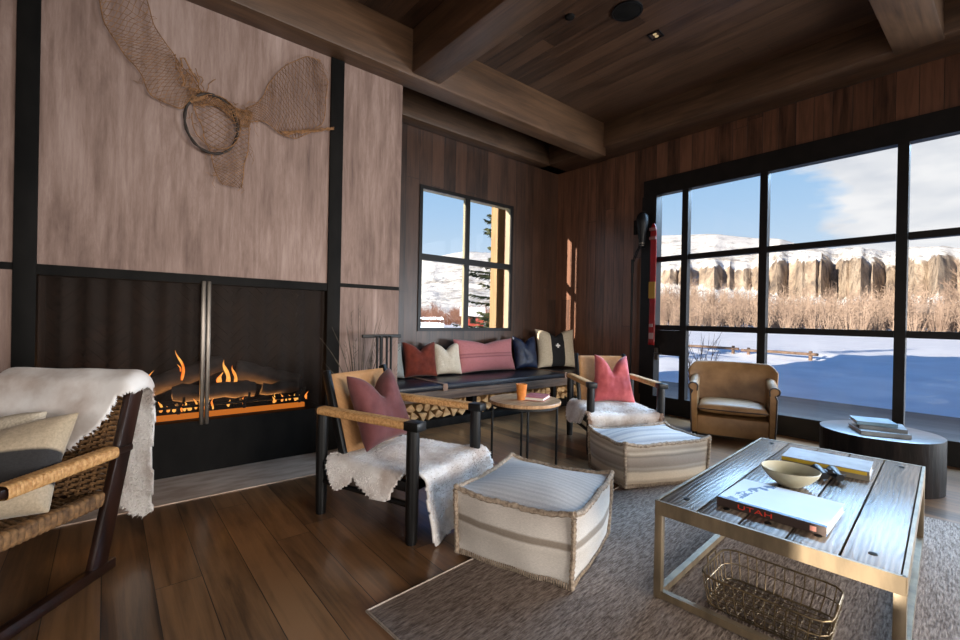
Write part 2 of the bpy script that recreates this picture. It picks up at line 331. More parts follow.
# back wall with its small window  x 3.10..4.66  z 1.07..2.86
WX0, WX1, WZ0, WZ1 = 3.05, 4.69, 1.03, 2.90
m = MB()
TB = .08
m.bx(XL, WX0, YB, YB+TB, 0, ZC); m.bx(WX1, XW+TH, YB, YB+TB, 0, ZC); m.bx(WX0, WX1, YB, YB+TB, 0, WZ0); m.bx(WX0, WX1, YB, YB+TB, WZ1, ZC)
struct(m.build('wall_back', WALLB))
# window wall: opening y -3.6..3.36, z 0.03..3.13
m = MB()
m.bx(XW, XW+TH, 3.36, YB, 0, ZC); m.bx(XW, XW+TH, -3.6, 3.36, 3.13, ZC); m.bx(XW, XW+TH, YR, -3.6, 0, ZC)
struct(m.build('wall_right', WALLR))
# left (west) wall: broad window near the rear and a tall slot further on
m = MB()
zz = [(YR, -3.3), (.0, 1.40), (1.76, YB)]
for y0, y1 in zz: m.bx(XL-TH, XL, y0, y1, 0, ZC)
m.bx(XL-TH, XL, -3.3, .0, 0, .6); m.bx(XL-TH, XL, -3.3, .0, 2.8, ZC)
m.bx(XL-TH, XL, 1.40, 1.76, 0, 1.57); m.bx(XL-TH, XL, 1.40, 1.76, 1.80, ZC)
struct(m.build('wall_left', planks('stained_boards_left', 'Y', 'Z', .19, 3.0, srgb(42, 29, 22), srgb(100, 72, 54))))
m = MB(); m.bx(XL, -.7, YR-TH, YR, 0, ZC); m.bx(3.9, XW, YR-TH, YR, 0, ZC); m.bx(-.7, 3.9, YR-TH, YR, 0, .45); m.bx(-.7, 3.9, YR-TH, YR, 3.05, ZC)
struct(m.build('wall_rear', planks('stained_boards_rear', 'X', 'Z', .19, 3.0, srgb(42, 29, 22), srgb(100, 72, 54))))
# roof above, whose shade falls over the terrace and the snow
m = MB(); m.bx(XL-1.2, XW+.5, YR-1, YB+.25, 4.45, 4.75); struct(m.build('roof', STEEL))

m = MB(); m.bx(7.9, 8.2, 4.55, 8.9, -.6, 4.7); struct(m.build('wall_shade_block', WALLR))  # unseen wall added only to widen the house shadow on the snow
# ceiling beams
for x0, x1, y0, y1, z0, nm in ((2.20, 2.52, YR, 3.75, 3.52, 'Y'), (5.24, XW, YR, YB, ZB, 'Y'), (-.9, -.58, YR, 3.75, 3.52, 'Y'), (XL, 5.30, 3.73, 3.962, 3.49, 'X'), (2.5, 5.30, .45, .76, ZB-.02, 'X'), (2.2, XW, 4.72, YB, ZB, 'X'), (-.7, 2.3, .45, .76, ZB-.02, 'X')):
    m = MB(); m.bx(x0, x1, y0, y1, z0, ZC+.02, bev=.012); struct(m.build('ceiling_beam', BEAMY if nm == 'Y' else BEAMX))

# chimney breast
for nm, bs in (('wall_fireplace', [(-.44, 1.62, YF, YF+.14, 1.49, ZC)]), ('wall_fireplace_left', [(XL, -.44, YF, YF+.14, 0, ZC)]), ('wall_fireplace_right', [(1.62, 2.225, YF, YF+.14, 0, ZC), (2.10, 2.225, YF+.14, YB, 0, ZC)])):
    m = MB()
    for b in bs: m.bx(*b)
    struct(m.build(nm, PLASTER))
for i, (x0, x1) in enumerate(((-.443, -.338), (1.503, 1.622))):
    m = MB(); m.bx(x0, x1, YF-.02, YF+.10, 0, 3.49, bev=.004); struct(m.build('trim_%d' % (i+1), STEEL))
m = MB(); m.bx(XL, -.443, YF-.006, YF+.02, 1.445, 1.49); m.bx(1.622, 2.225, YF-.006, YF+.02, 1.465, 1.50); m.bx(-.34, 1.505, YF-.012, YF+.1, 1.425, 1.49)
struct(m.build('trim_3', STEEL))
m = MB(); m.bx(-.35, 2.3, 3.40, YF, -.05, .006); m.bx(XL, -.35, 3.40, YF, -.05, .006); struct(m.build('hearth_strip', HEARTH))
m = MB(); m.bx(2.225, XW, 4.88, YB, 0, .08); struct(m.build('baseboard_back', STEEL))

# ---- firebox
fb = empty('fireplace', (.58, YF, 0)); tag(fb, 'wide black steel fireplace with a wire mesh screen and central steel pole', 'fireplace')
def fbx(name, mat, *boxes, bev=0):
    m = MB()
    for b in boxes: m.bx(b[0]-.58, b[1]-.58, b[2]-YF, b[3]-YF, b[4], b[5], bev=bev)
    return m.build(name, mat, fb)
fbx('base_panel', STEEL, (-.336, 1.501, YF-.012, YF+.06, 0, .395), (-.336, 1.501, YF+.06, YF+.62, .30, .395))
BRICK = simple('sooty_firebrick', srgb(13, 8, 6), srgb(30, 20, 14), 7, spec=.1, rough=.95, bmp=.3)
fbx('side_lining', BRICK, (-.42, -.34, YF+.1, YF+.66, .3, 1.6), (1.505, 1.6, YF+.1, YF+.66, .3, 1.6), (-.42, 1.6, YF+.1, YF+.66, 1.5, 1.6))
# herringbone brick back
m = MB()
bw, bl = .066, .20
m.bx(-.95, 1.0, .60, .68, .3, 1.6)
for cidx in range(-1, 14):
    for ridx in range(-4, 22):
        x = -.92+cidx*bl*.7071*1.0; z = .36+ridx*bw*1.4142
        sg = 1 if cidx % 2 == 0 else -1
        cx, cz = x, z
        if -.93 < cx < .95 and .38 < cz < 1.5:
            mt = Matrix.Translation((cx, .595, cz)) @ Matrix.Rotation(sg*PI/4, 4, 'Y')
            m.box((0, 0, 0), (bl-.008, .03, bw-.006), mt)
m.build('brick_back', BRICK, fb, smooth=0)
# fire grate with cross rails, embers, flames, logs
gr = empty('fire_grate', (.58, YF+.33, .395)); tag(gr, 'black iron fire grate holding the burning logs', 'grate')
m = MB()
for y in (-.2, -.06, .08): m.tube([(-.70, y, .09), (.78, y, .09)], .011, 8)
m.build('grate_bars', STEEL, gr)
for x in (-.6, -.15, .3, .74):
    m = MB(); m.tube([(x, -.22, 0.0), (x, -.22, .09), (x, .1, .09), (x, .1, 0)], .011, 8)
    m.tube([(x, -.22, .09), (x+.03, -.25, .14), (x+.03, -.25, .17)], .010, 8); m.build('grate_leg', STEEL, gr)
EMB = emit('ember_glow', (1, .26, .03, 1), .62)
def flame_mat():
    m = bpy.data.materials.new('flame'); m.use_nodes = True; t = m.node_tree; t.nodes.clear(); o = t.nodes.new('ShaderNodeOutputMaterial')
    n = tnoise(t, coords(t, (1, 1, .5)), 14, 3); c = ramp(t, [(.35, (1, .16, .012, 1)), (.6, (1, .48, .10, 1))], n)
    e = N(t, 'ShaderNodeEmission', Strength=1.5); t.links.new(c, e.inputs[0]); t.links.new(e.outputs[0], o.inputs[0]); return m
FLM = flame_mat()
m = MB(); m.bx(-.82, .78, -.235, -.20, .010, .040); m.bx(-.82, .78, -.235, -.20, .002, .010)
bo = m.build('burner_bar', EMB); bo.location = (.58, YF+.33, .395); tag(bo, 'glowing orange gas burner bar along the fireplace front', 'burner')
random.seed(3)
def flame(x, y, z0, h, w, seed):
    rr = random.Random(seed); pts = []; rad = []
    ph = rr.uniform(0, 6); k = 12
    for i in range(k):
        u = i/(k-1); pts.append((x+math.sin(ph+u*4.2)*.20*h*u*(.7+.3*u), y+math.cos(ph+u*4)*.03*u, z0+u*h)); rad.append(max(.0015, w*(1-u)**.7*(.55+1.5*u*(1-u)*2.0)*(1+.22*math.sin(9*u+ph))))
    return pts, rad
FL = [(.475, 4.32, .66, .24, .026, 1), (.455, 4.33, .66, .13, .022, 2), (.80, 4.30, .60, .21, .040, 4), (.745, 4.31, .59, .12, .040, 5), (.86, 4.31, .60, .16, .030, 8), (.27, 4.38, .52, .22, .045, 9)]
for i, f in enumerate(FL):
    m = MB(); p_, r_ = flame(*f); m.tube(p_, r_, 8, flat=.5); 
    tag(m.build('flame', FLM), ['tallest thin orange flame left of the steel screen pole', 'short orange flame beside the tallest left flame', 'large curling flame right of the steel screen pole', 'low broad flame at the foot of the right hand fire', 'slim side flame leaning off the right hand fire', 'dim orange flame beside the sheepskin draped chair'][i], 'flame', 'flames over the logs')
m = MB()
for i in range(46):
    x = -.26+i*.037+random.uniform(-.01, .01)
    if .92 < x < 1.02 or noise.noise(Vector((x*9, 0, 2))) < -.12: continue
    p_, r_ = flame(x, 4.09+random.uniform(-.02, .05), .45, random.uniform(.035, .085), random.uniform(.012, .022), i+50); m.tube(p_, r_, 6, flat=.6)
tag(m.build('low_flames', FLM), 'row of low yellow flames licking up from the burner', 'flames', kind='stuff')
def rlog(p, q, r, mat, name, seed=0, n=14):
    """a log: wavering tube from p to q"""
    rr = random.Random(seed); P, Q = Vector(p), Vector(q); mb = MB(); k = 9; pts = []; rs = []
    for i in range(k):
        u = i/(k-1); pts.append(P.lerp(Q, u)+Vector((0, rr.uniform(-.008, .008), rr.uniform(-.008, .008)))); rs.append(r*(1+rr.uniform(-.08, .08)))
    mb.tube(pts, rs, n)
    for v in mb.b.verts: v.co += Vector((noise.noise(v.co*14+Vector((seed, 0, 0))), noise.noise(v.co*14+Vector((0, seed, 3))), noise.noise(v.co*14+Vector((5, 0, seed)))))*r*.25
    return mb.build(name, mat, smooth=50)
for a, b, r, l in (((.18, 4.36, .58), (.78, 4.40, .78), .075, 'charred log rising to the right behind the steel pole'),
                   ((.88, 4.40, .72), (1.36, 4.30, .575), .082, 'charred log sloping down to the right of the large flame'),
                   ((.40, 4.20, .57), (.98, 4.21, .57), .062, 'charred log lying level in front behind the steel pole'),
                   ((1.04, 4.17, .560), (1.34, 4.19, .560), .05, 'short charred log low at the right end of the grate')):
    tag(rlog(a, b, r, CHAR, 'charred_log', int(a[0]*100)), l, 'log', 'logs on the fire')
fl_ = bpy.data.lights.new('fire_light', 'AREA'); fl_.shape = 'RECTANGLE'; fl_.size = 1.2; fl_.size_y = .25; fl_.energy = 14; fl_.color = (1, .42, .12)
fo = bpy.data.objects.new('fire_light', fl_); COL.objects.link(fo); fo.location = (.6, 4.22, .50); fo.rotation_euler = (R(200), 0, 0)
# mesh spark screen and centre pole
def screen_mat():
    m = bpy.data.materials.new('spark_screen_mesh'); m.use_nodes = True; t = m.node_tree; t.nodes.clear(); o = t.nodes.new('ShaderNodeOutputMaterial')
    tr = t.nodes.new('ShaderNodeBsdfTransparent'); df = N(t, 'ShaderNodeBsdfPrincipled', Roughness=.5, Metallic=.3); df.inputs['Base Color'].default_value = srgb(52, 36, 25)
    mx = t.nodes.new('ShaderNodeMixShader'); mx.inputs[0].default_value = .20
    t.links.new(tr.outputs[0], mx.inputs[1]); t.links.new(df.outputs[0], mx.inputs[2]); t.links.new(mx.outputs[0], o.inputs[0]); return m
SCR = screen_mat()
for s_, (x0, x1) in ((0, (-.912, -.005)), (1, (.005, .918))):
    m = MB(); m.grid(lambda u, v: (x0+(x1-x0)*u, .003*math.sin(u*40), .005+v*1.02), 90, 2); m.xf(Matrix.Translation((0, .03, .395))); m.build('mesh_curtain', SCR, fb, smooth=60)
m = MB(); m.bx(-.034, -.003, -.055, -.035, -.03, 1.05, bev=.005); m.bx(.001, .030, -.055, -.035, -.03, 1.05, bev=.005); m.xf(Matrix.Translation((0, .03, .395))); m.build('pole', BRUSH, fb)
m = MB(); m.tube([(-.91, 0, 1.03), (.91, 0, 1.03)], .006, 8); m.xf(Matrix.Translation((0, .03, .395))); m.build('curtain_rod', STEEL, fb)

# ---- windows
w1 = empty('window_1', (0, YB, 0)); struct(w1)
m = MB()
def fr_rect(m, x0, x1, z0, z1, t, y0, y1):
    m.bx(x0, x1, y0, y1, z0, z0+t); m.bx(x0, x1, y0, y1, z1-t, z1); m.bx(x0, x0+t, y0, y1, z0+t, z1-t); m.bx(x1-t, x1, y0, y1, z0+t, z1-t)
fr_rect(m, WX0, WX1, WZ0, WZ1, .045, -.015, .012)
mx_ = 3.83; mz_ = 1.985
m.bx(mx_-.035, mx_+.035, -.012, .012, WZ0+.04, WZ1-.04); m.bx(WX0+.04, mx_-.035, -.012, .05, mz_-.04, mz_+.04); m.bx(mx_+.035, WX1-.04, -.012, .05, mz_-.04, mz_+.04)
m.build('window_frame', FRAME, w1)
JAMB = simple('pale_exterior_jamb', srgb(128, 120, 98), srgb(146, 138, 114), 6, (1, 1, .2), rough=.6, bmp=.05)
m = MB(); fr_rect(m, WX0+.002, WX1-.002, WZ0+.002, WZ1-.002, .04, .012, .11); m.bx(mx_-.030, mx_+.030, .012, .06, WZ0+.04, mz_-.04); m.bx(mx_-.030, mx_+.030, .012, .06, mz_+.04, WZ1-.04); m.build('outer_jamb', JAMB, w1)
for a, b in ((WX0+.045, mx_-.035), (mx_+.035, WX1-.045)):
    for c, d in ((WZ0+.045, mz_-.04), (mz_+.04, WZ1-.045)):
        m = MB(); m.bx(a, b, .030, .036, c, d); m.build('pane', GLASS, w1)
w2 = empty('window_2', (XW, 0, 0)); struct(w2)
# frame: opening y -3.6..3.36 z 0..3.13 ; mullions
m = MB()
def frb(m, y0, y1, z0, z1, x0=-.03, x1=.09): m.bx(x0, x1, y0, y1, z0, z1)
frb(m, -3.6, 3.36, 2.91, 3.13, -.035, .07); frb(m, -3.6, 3.36, .0, .22, -.03, .12); frb(m, 3.16, 3.37, .22, 2.91, -.05, .1); frb(m, -3.6, -3.5, .22, 2.91)
m.build('window_frame', FRAME, w2)
MUL = [2.78, 1.885, .735, -.42, -1.57, -2.6]
m = MB()
for y in MUL: frb(m, y-.040, y+.040, .22, 2.91, -.03, .055)
m.build('mullion', FRAME, w2)
edges = [3.16]+[x for x in MUL]+[-3.5]
m = MB()
for z in (1.135, 2.045): 
    for a, b in zip(edges, edges[1:]): frb(m, b+(.045 if b != -3.5 else 0), a-(.045 if a != 3.16 else 0), z-.033, z+.033, -.02, .055)
m.build('transom', FRAME, w2)
m = MB(); frb(m, 2.825, 3.16, .77, 1.10, -.01, .07); m.build('lower_panel', FRAME, w2)
m = MB(); m.bx(-.11, -.09, 3.02, 3.13, .78, .80, bev=.004); m.bx(-.1, -.03, 3.115, 3.13, .78, .80); m.bx(-.05, -.03, 3.10, 3.15, .70, .86); m.build('handle', BRUSH, w2)
for a, b in zip(edges, edges[1:]):
    for c, d in ((.22, 1.10), (1.17, 2.01), (2.08, 2.91)):
        c2 = c
        m = MB(); m.bx(.030, .036, b+(.045 if b != -3.5 else 0), a-(.045 if a != 3.16 else 0), c2, d); m.build('pane', GLASS, w2)
#==OBJECTS==
# ------------------------------------------------------------------ outdoors
def r_exit(az):
    """distance at which a ray from the origin leaves the house footprint"""
    sx_, cy_ = math.sin(az), math.cos(az); t = 1e9
    if sx_ > 1e-6: t = min(t, (XW+.25)/sx_)
    if cy_ > 1e-6: t = min(t, (YB+.22)/cy_)
    return t
def interp(x, tab):
    for (a, p), (b, q) in zip(tab, tab[1:]):
        if x <= b: u = max(0, (x-a)/(b-a)); u = u*u*(3-2*u); return p+(q-p)*u
    return tab[-1][1]
SKYL = [(10, 6.5), (30, 7.0), (34, 8.0), (38, 8.6), (43, 8.4), (50, 9.2), (61, 10.3), (66, 10.2), (72, 9.3), (77, 7.7), (83, 7.0), (90, 6.5), (112, 6)]
CLIFF = [(10, 0), (52, 0), (60, .45), (66, .5), (71, .55), (73.5, 1.0), (86, 1.0), (92, .8), (100, .4), (112, 0)]
def fbm(x, y, z=0, o=4):
    return noise.fractal(Vector((x, y, z)), .9, 2.1, o)
def hgt(azd, r):
    a = R(azd); x, y = r*math.sin(a), r*math.cos(a)
    z = -.42+.10*fbm(x*.12, y*.12)+.05*fbm(x*.5, y*.5, 4)
    z += .35*math.exp(-((r-27-3*fbm(x*.2, y*.2, 8))/3.0)**2)*(1 if azd > 55 else .3)
    if r > 120:
        cl = interp(azd, CLIFF); zb = 300*math.tan(R(3.0)); zt = 300*math.tan(R(6.2+.35*fbm(azd*.35, 2)))
        rc = 300+24*fbm(azd*.45, 1.5)+4*fbm(azd*1.3, 9.5)
        sky = math.tan(R(interp(azd, SKYL)))
        r2 = 800; zs = r2*sky
        if r < rc: u = (r-120)/(rc-120); za = zb*u**1.5
        else:
            za = zt+(zs-zt)*min(1, (r-rc)/(r2-rc))**.8
            jump = .55*min(1, (r-rc)/4.0)+.45*min(1, max(0, (r-rc-5.5-2*fbm(azd*.8, 6))/4.0)); za = zb+(za-zb)*jump+1.2*fbm(azd*3, r*.2, 3)*(r < rc+25)
        u = min(1, (r-120)/(r2-120)); zsm = zs*u**1.15*(1+.10*fbm(x*.006, y*.006)*(1-u))
        z += cl*za+(1-cl)*zsm+min(1, (r-120)/150)*(2.2*fbm(x*.025, y*.025, 2)+1.0*fbm(x*.09, y*.09, 7))*(1 if r < 700 else .4)
    if r > 800: z = hgt(azd, 799)-(r-800)*.3
    return z
def polar(name, a0, a1, da, radii, mat):
    m = MB(); na = int((a1-a0)/da)+1; prev = None
    rows = []
    for i in range(na):
        azd = a0+i*da; a = R(azd); rx = r_exit(a); row = []
        for r in radii:
            rr = rx+r if r < 20 else (rx*max(0, (40-r)/20)+r if r < 40 else r)
            row.append(m.b.verts.new((rr*math.sin(a), rr*math.cos(a), hgt(azd, rr) if r > .05 else -.42)))
        rows.append(row)
    for A, B in zip(rows, rows[1:]):
        for j in range(len(radii)-1): m.b.faces.new((A[j], A[j+1], B[j+1], B[j]))
    return m.build(name, mat, smooth=60)
rad1 = [0, .5, 1, 1.5, 2, 2.6, 3.2, 4, 5, 6, 7, 8, 9, 10, 11, 12, 13, 14, 15, 16, 17, 18, 19, 20.5, 22, 23.5, 25, 26.5, 28, 30, 32, 35, 38, 42, 48, 55, 65, 80, 100, 122]
struct(polar('snow_ground', 12, 112, .5, rad1, SNOW))
def hill_mat():
    m, t, p = new_mat('snowy_hillside')
    g = t.nodes.new('ShaderNodeNewGeometry'); s = t.nodes.new('ShaderNodeSeparateXYZ'); t.links.new(g.outputs['Normal'], s.inputs[0])
    v = coords(t, (1, 1, 1)); n1 = tnoise(t, v, .028, 6, .62); n2 = tnoise(t, v, .18, 6, .7); nv = tnoise(t, coords(t, (1, 1, .45)), .13, 6, .68)
    rock = ramp(t, [(.34, srgb(84, 78, 76)), (.46, srgb(142, 126, 110)), (.60, srgb(172, 156, 138))], nv)
    brush = ramp(t, [(.35, srgb(104, 92, 80)), (.65, srgb(146, 130, 112))], n2)
    snow = ramp(t, [(.3, srgb(232, 228, 220)), (.7, srgb(248, 245, 238))], n1)
    mb = ramp(t, [(.50, (0, 0, 0, 1)), (.60, (1, 1, 1, 1))], math_(t, 'ADD', math_(t, 'MULTIPLY', n1, .5), math_(t, 'MULTIPLY', n2, .5)))
    c = mixc(t, math_(t, 'MULTIPLY', mb, .75), snow, brush)
    mr = ramp(t, [(.66, (1, 1, 1, 1)), (.84, (0, 0, 0, 1))], math_(t, 'ADD', s.outputs[2], math_(t, 'MULTIPLY', math_(t, 'SUBTRACT', n2, .5), .8)))
    c = mixc(t, mr, c, rock); t.links.new(c, p.inputs['Base Color']); p.inputs['Roughness'].default_value = .9; p.inputs['Specular IOR Level'].default_value = .1
    bump(t, p, math_(t, 'ADD', n2, nv), .8, 3.0); return m
rad2 = [120, 130, 140, 150, 160, 170, 180, 190, 200, 210, 220, 230, 240, 250]+[256+2.2*i for i in range(48)]+[365, 372, 380, 390, 400, 412, 425, 440, 455, 470, 490, 510, 530, 550, 575, 600, 625, 650, 680, 710, 740, 770, 800, 830]
struct(polar('hillside', 12, 112, .22, rad2, hill_mat()))
DECK = planks('weathered_terrace_deck', 'X', 'Y', .14, 3.0, srgb(44, 42, 43), srgb(74, 71, 72), rough=.55, bmp=.3, var=.3)
m = MB(); m.bx(XW+TH, 9.35, -5, 5.0, -.30, -.07); struct(m.build('terrace_deck', DECK))

def thicket(name, label, specs, mat, seed, per=20):
    rr = random.Random(seed); m = MB()
    for azd, r, h, sp in specs:
        a = R(azd); bx_, by_ = r*math.sin(a), r*math.cos(a); bz = hgt(azd, r)-.2
        side = Vector((math.cos(a), -math.sin(a), 0))
        sc_w = r/125
        for k in range(per):
            th = rr.uniform(0, 2*PI); q0 = math.sqrt(rr.random()); rad = sp*q0; hh = h*(1-.62*q0*q0)*rr.uniform(.75, 1.05)
            b0 = Vector((bx_+rad*.35*math.cos(th), by_+rad*.35*math.sin(th), bz)); tp = Vector((bx_+rad*1.15*math.cos(th), by_+rad*1.15*math.sin(th), bz+hh))
            w = rr.uniform(.04, .08)*sc_w; m.tri(b0-side*w, b0+side*w, tp)
            for q in range(5):
                u = rr.uniform(.2, .95); c = b0.lerp(tp, u); e = c+Vector((rr.uniform(-1, 1), rr.uniform(-1, 1), rr.uniform(.1, 1.1)))*rr.uniform(.5, 1.3)*sc_w
                d = (e-c).cross(Vector((math.sin(a), math.cos(a), 0))).normalized()*rr.uniform(.03, .065)*sc_w; m.tri(c-d, c+d, e)
    o = m.build(name, mat, smooth=0, normals=False); return tag(o, label, 'shrubs', kind='stuff')
rr = random.Random(11)
sp = []
for i in range(760):
    azd = rr.uniform(50, 108); r = rr.uniform(122, 185); h = (6.6+5.4*rr.random()+1.6*noise.noise(Vector((azd*.25, 0, 3))))*(r/140); sp.append((azd, r, h, rr.uniform(1.2, 2.8)))
thicket('willow_thicket', 'tan bare willow thicket along the foot of the cliffs', sp, TWIG, 5)
sp = [(rr.uniform(22, 46), rr.uniform(105, 150), rr.uniform(2.5, 5.6), rr.uniform(1, 2.4)) for i in range(150)]
thicket('red_willow_thicket', 'reddish bare shrubs seen through the small back window', sp, TWIGR, 6)
def bare_tree(name, label, azd, r, h, seed, mat, group=None, cat='tree'):
    rr = random.Random(seed); a = R(azd); x, y = r*math.sin(a), r*math.cos(a); z = hgt(azd, r)-.2
    root = empty(name, (x, y, z)); tag(root, label, cat, group)
    tk = MB(); tk.tube([(0, 0, 0), (.02*h, 0, h*.35), (-.01*h, .02*h, h*.7)], [h*.022, h*.015, h*.006], 7); tk.build('trunk', mat, root)
    m = MB()
    def br(p, d, L, w, lv):
        q = p+d*L; n = d.orthogonal().normalized(); n.rotate(Matrix.Rotation(rr.uniform(0, 6.28), 3, d)); m.tri(p-n*w, p+n*w, q); m.tri(p-n.cross(d)*w, p+n.cross(d)*w, q)
        if lv:
            for k in range(4):
                u = rr.uniform(.3, .95); e = (d+Vector((rr.uniform(-1, 1), rr.uniform(-1, 1), rr.uniform(-.2, .9)))*.75).normalized(); br(p+d*L*u, e, L*rr.uniform(.4, .6), w*.6, lv-1)
    for k in range(13):
        u = rr.uniform(.25, .7); th = rr.uniform(0, 6.28); d = Vector((math.cos(th)*.6, math.sin(th)*.6, rr.uniform(.6, 1.2))).normalized(); br(Vector((0, 0, h*u)), d, h*rr.uniform(.22, .38), h*.006, 3)
    m.build('crown', mat, root, smooth=0, normals=False); return root
GT = 'bare cottonwoods by the willows'
bare_tree('cottonwood_tree', 'tall bare cottonwood in the upper right pane of the big window', 87.2, 112, 15.5, 1, TWIG, GT)
bare_tree('cottonwood_tree', 'broad bare cottonwood just left of the tallest one beyond the right pane', 82.2, 126, 10, 2, TWIG, GT)
bare_tree('cottonwood_tree', 'bare cottonwood behind the leather armchair at the left end of the thicket', 64.2, 112, 9.5, 3, TWIG, GT)
# twiggy shrub by the terrace
rr = random.Random(4)
sh = empty('bare_shrub', (9.75, 4.45, -.42)); tag(sh, 'bare twiggy shrub in the snow just outside, above the leather armchair', 'shrub')
for k in range(15):
    th = rr.uniform(0, 6.28); L = rr.uniform(.9, 1.5); m = MB()
    pts = [Vector((.05*math.cos(th), .05*math.sin(th), 0))]
    d = Vector((math.cos(th)*.35, math.sin(th)*.35, 1)).normalized()
    for i in range(6): pts.append(pts[-1]+d*L/6); d = (d+Vector((rr.uniform(-.15, .15), rr.uniform(-.15, .15), .02))).normalized()
    m.tube(pts, [.010, .009, .008, .007, .005, .004, .002], 5)
    for q in range(4):
        i = rr.randint(2, 5); e = (d+Vector((rr.uniform(-.8, .8), rr.uniform(-.8, .8), .2))).normalized(); m.tube([pts[i], pts[i]+e*.2, pts[i]+e*.34+Vector((0, 0, .06))], [.005, .004, .0015], 4)
    m.build('stem', BARK, sh)
# log rail fence
def rail_fence(label, x, y0, y1, z, g):
    t = empty('log_rail_fence', (x, (y0+y1)/2, z)); tag(t, label, 'fence', g)
    L = abs(y1-y0); n = max(2, int(L/2.2)+1)
    for k in range(n):
        m = MB(); y = -L/2+L*k/(n-1); m.cyl((0, y, -.6), (0, y, .42), .08, .07, 9); m.build('post', BARKL, t)
    for zz_ in (.28,):
        m = MB(); m.tube([(-.09, -L/2-.3, zz_), (-.09, 0, zz_+.02), (-.09, L/2+.3, zz_)], .065, 9); m.build('rail', BARKL, t)
BARKL = simple('peeled_log', srgb(84, 66, 54), srgb(116, 94, 78), 8, rough=.9, bmp=.3)
rail_fence('log rail fence in the snow seen above the leather armchair', 24, 9.2, 11.9, -.30, 'log rail fences in the snow')
rail_fence('log rail fence in the snow seen left of centre in the big window', 24, 6.0, 8.5, -.35, 'log rail fences in the snow')
# cabin far behind
cb = empty('red_cabin', (62.5, 78, hgt(38.7, 100)), R(52)); tag(cb, 'small red cabin with a snowy roof far behind the back window', 'cabin')
REDW = simple('red_cabin_boards', srgb(132, 48, 38), srgb(156, 66, 52), 2, rough=.8, bmp=.1)
m = MB(); m.bx(-2.2, 2.2, -2.4, 2.4, -1, 2.4); m.build('wall', REDW, cb)
m = MB(); m.prism([(-2.7, -.15), (2.7, -.15), (0, 1.9)], -2.8, 2.8); m.xf(Matrix.Translation((0, 0, 2.3)) @ Matrix.Rotation(R(90), 4, 'X')); m.build('roof', SNOW, cb, smooth=0)
for b_ in ((-2.26, -2.19, -.6, .5), (-.5, .5, -2.46, -2.39)): m = MB(); m.bx(*b_, .6, 1.7); m.build('window', FRAME, cb)
# spruce by the back window
SPR = simple('spruce_needles', srgb(50, 58, 40), srgb(92, 98, 70), 1.5, rough=.8, bmp=0, spec=.2)
st = empty('spruce_tree', (11.05, 12.2, -.5)); tag(st, 'dark green spruce beside the sunlit post outside the back window', 'tree')
m = MB(); m.tube([(0, 0, 0), (0, 0, 4), (0, 0, 7.4)], [.16, .1, .02], 9); m.build('trunk', BARK, st)
rr = random.Random(9); m = MB()
for k in range(90):
    z = .5+6.5*(k/90)**.95; L = (1-z/8.2)*1.9*rr.uniform(.7, 1.15); th = rr.uniform(0, 6.28)
    d = Vector((math.cos(th), math.sin(th), -.12)); p0 = Vector((0, 0, z)); pts = [p0+d*L*u+Vector((0, 0, .22*u*u)) for u in (0, .35, .7, 1)]
    m.tube(pts, [.025, .018, .012, .004], 4)
    for q in range(44):
        u = rr.uniform(.12, 1); c = p0+d*L*u+Vector((0, 0, .22*u*u)); sd = Vector((-d.y, d.x, 0))*rr.choice((-1, 1))
        e = c+(sd*rr.uniform(.4, 1)+d*.5+Vector((0, 0, rr.uniform(-.5, .3))))*.26*(1.25-u*.6); w = Vector((0, 0, .035)); m.tri(c-w, c+w, e); m.tri(c-d*.03, c+d*.03, e)
m.build('branches', SPR, st, smooth=0, normals=False)
m = MB(); m.bx(4.72, 4.88, 5.30, 5.46, -.6, 4.45, bev=.01); tag(m.build('timber_post', simple('pale_timber', srgb(124, 98, 64), srgb(144, 118, 80), 5, (8, 8, .7), rough=.7, bmp=.1)), 'sunlit pale timber porch post just outside the back window', 'post')

# ------------------------------------------------------------------ ceiling fixtures, hanging things
sp_ = empty('ceiling_speaker', (3.48, 2.26, ZC)); tag(sp_, 'round black speaker grille set in the boarded ceiling', 'speaker')
m = MB(); m.lathe([(0, -.012), (.10, -.012), (.118, -.010), (.118, 0), (0, 0)], 40); m.build('grille', STEEL, sp_)
m = MB(); m.lathe([(.118, 0), (.118, -.014), (.132, -.012), (.132, 0)], 40); m.build('rim', DARKMETAL, sp_)
sp_ = empty('ceiling_sensor', (3.165, 2.64, ZC)); tag(sp_, 'small round black sensor on the ceiling left of the speaker', 'sensor')
m = MB(); m.lathe([(0, -.022), (.02, -.022), (.042, -.012), (.046, 0), (0, 0)], 28); m.build('body', STEEL, sp_)
dl = empty('recessed_downlight', (3.98, 2.27, ZC), R(5)); tag(dl, 'small square recessed downlight with two warm lamps in the ceiling', 'light')
m = MB(); fr_ = .058
m.bx(-fr_, fr_, -fr_, -.045, -.010, 0); m.bx(-fr_, fr_, .045, fr_, -.010, 0); m.bx(-fr_, -.045, -.045, .045, -.010, 0); m.bx(.045, fr_, -.045, .045, -.010, 0); m.build('trim_ring', DARKMETAL, dl)
for s_ in (-1, 1):
    m = MB(); m.lathe([(0, -.004), (.016, -.004), (.018, 0), (0, 0)], 20, c=(s_*.021, 0, -.002)); m.build('lamp', emit('warm_lamp', (1, .74, .40, 1), .5), dl)

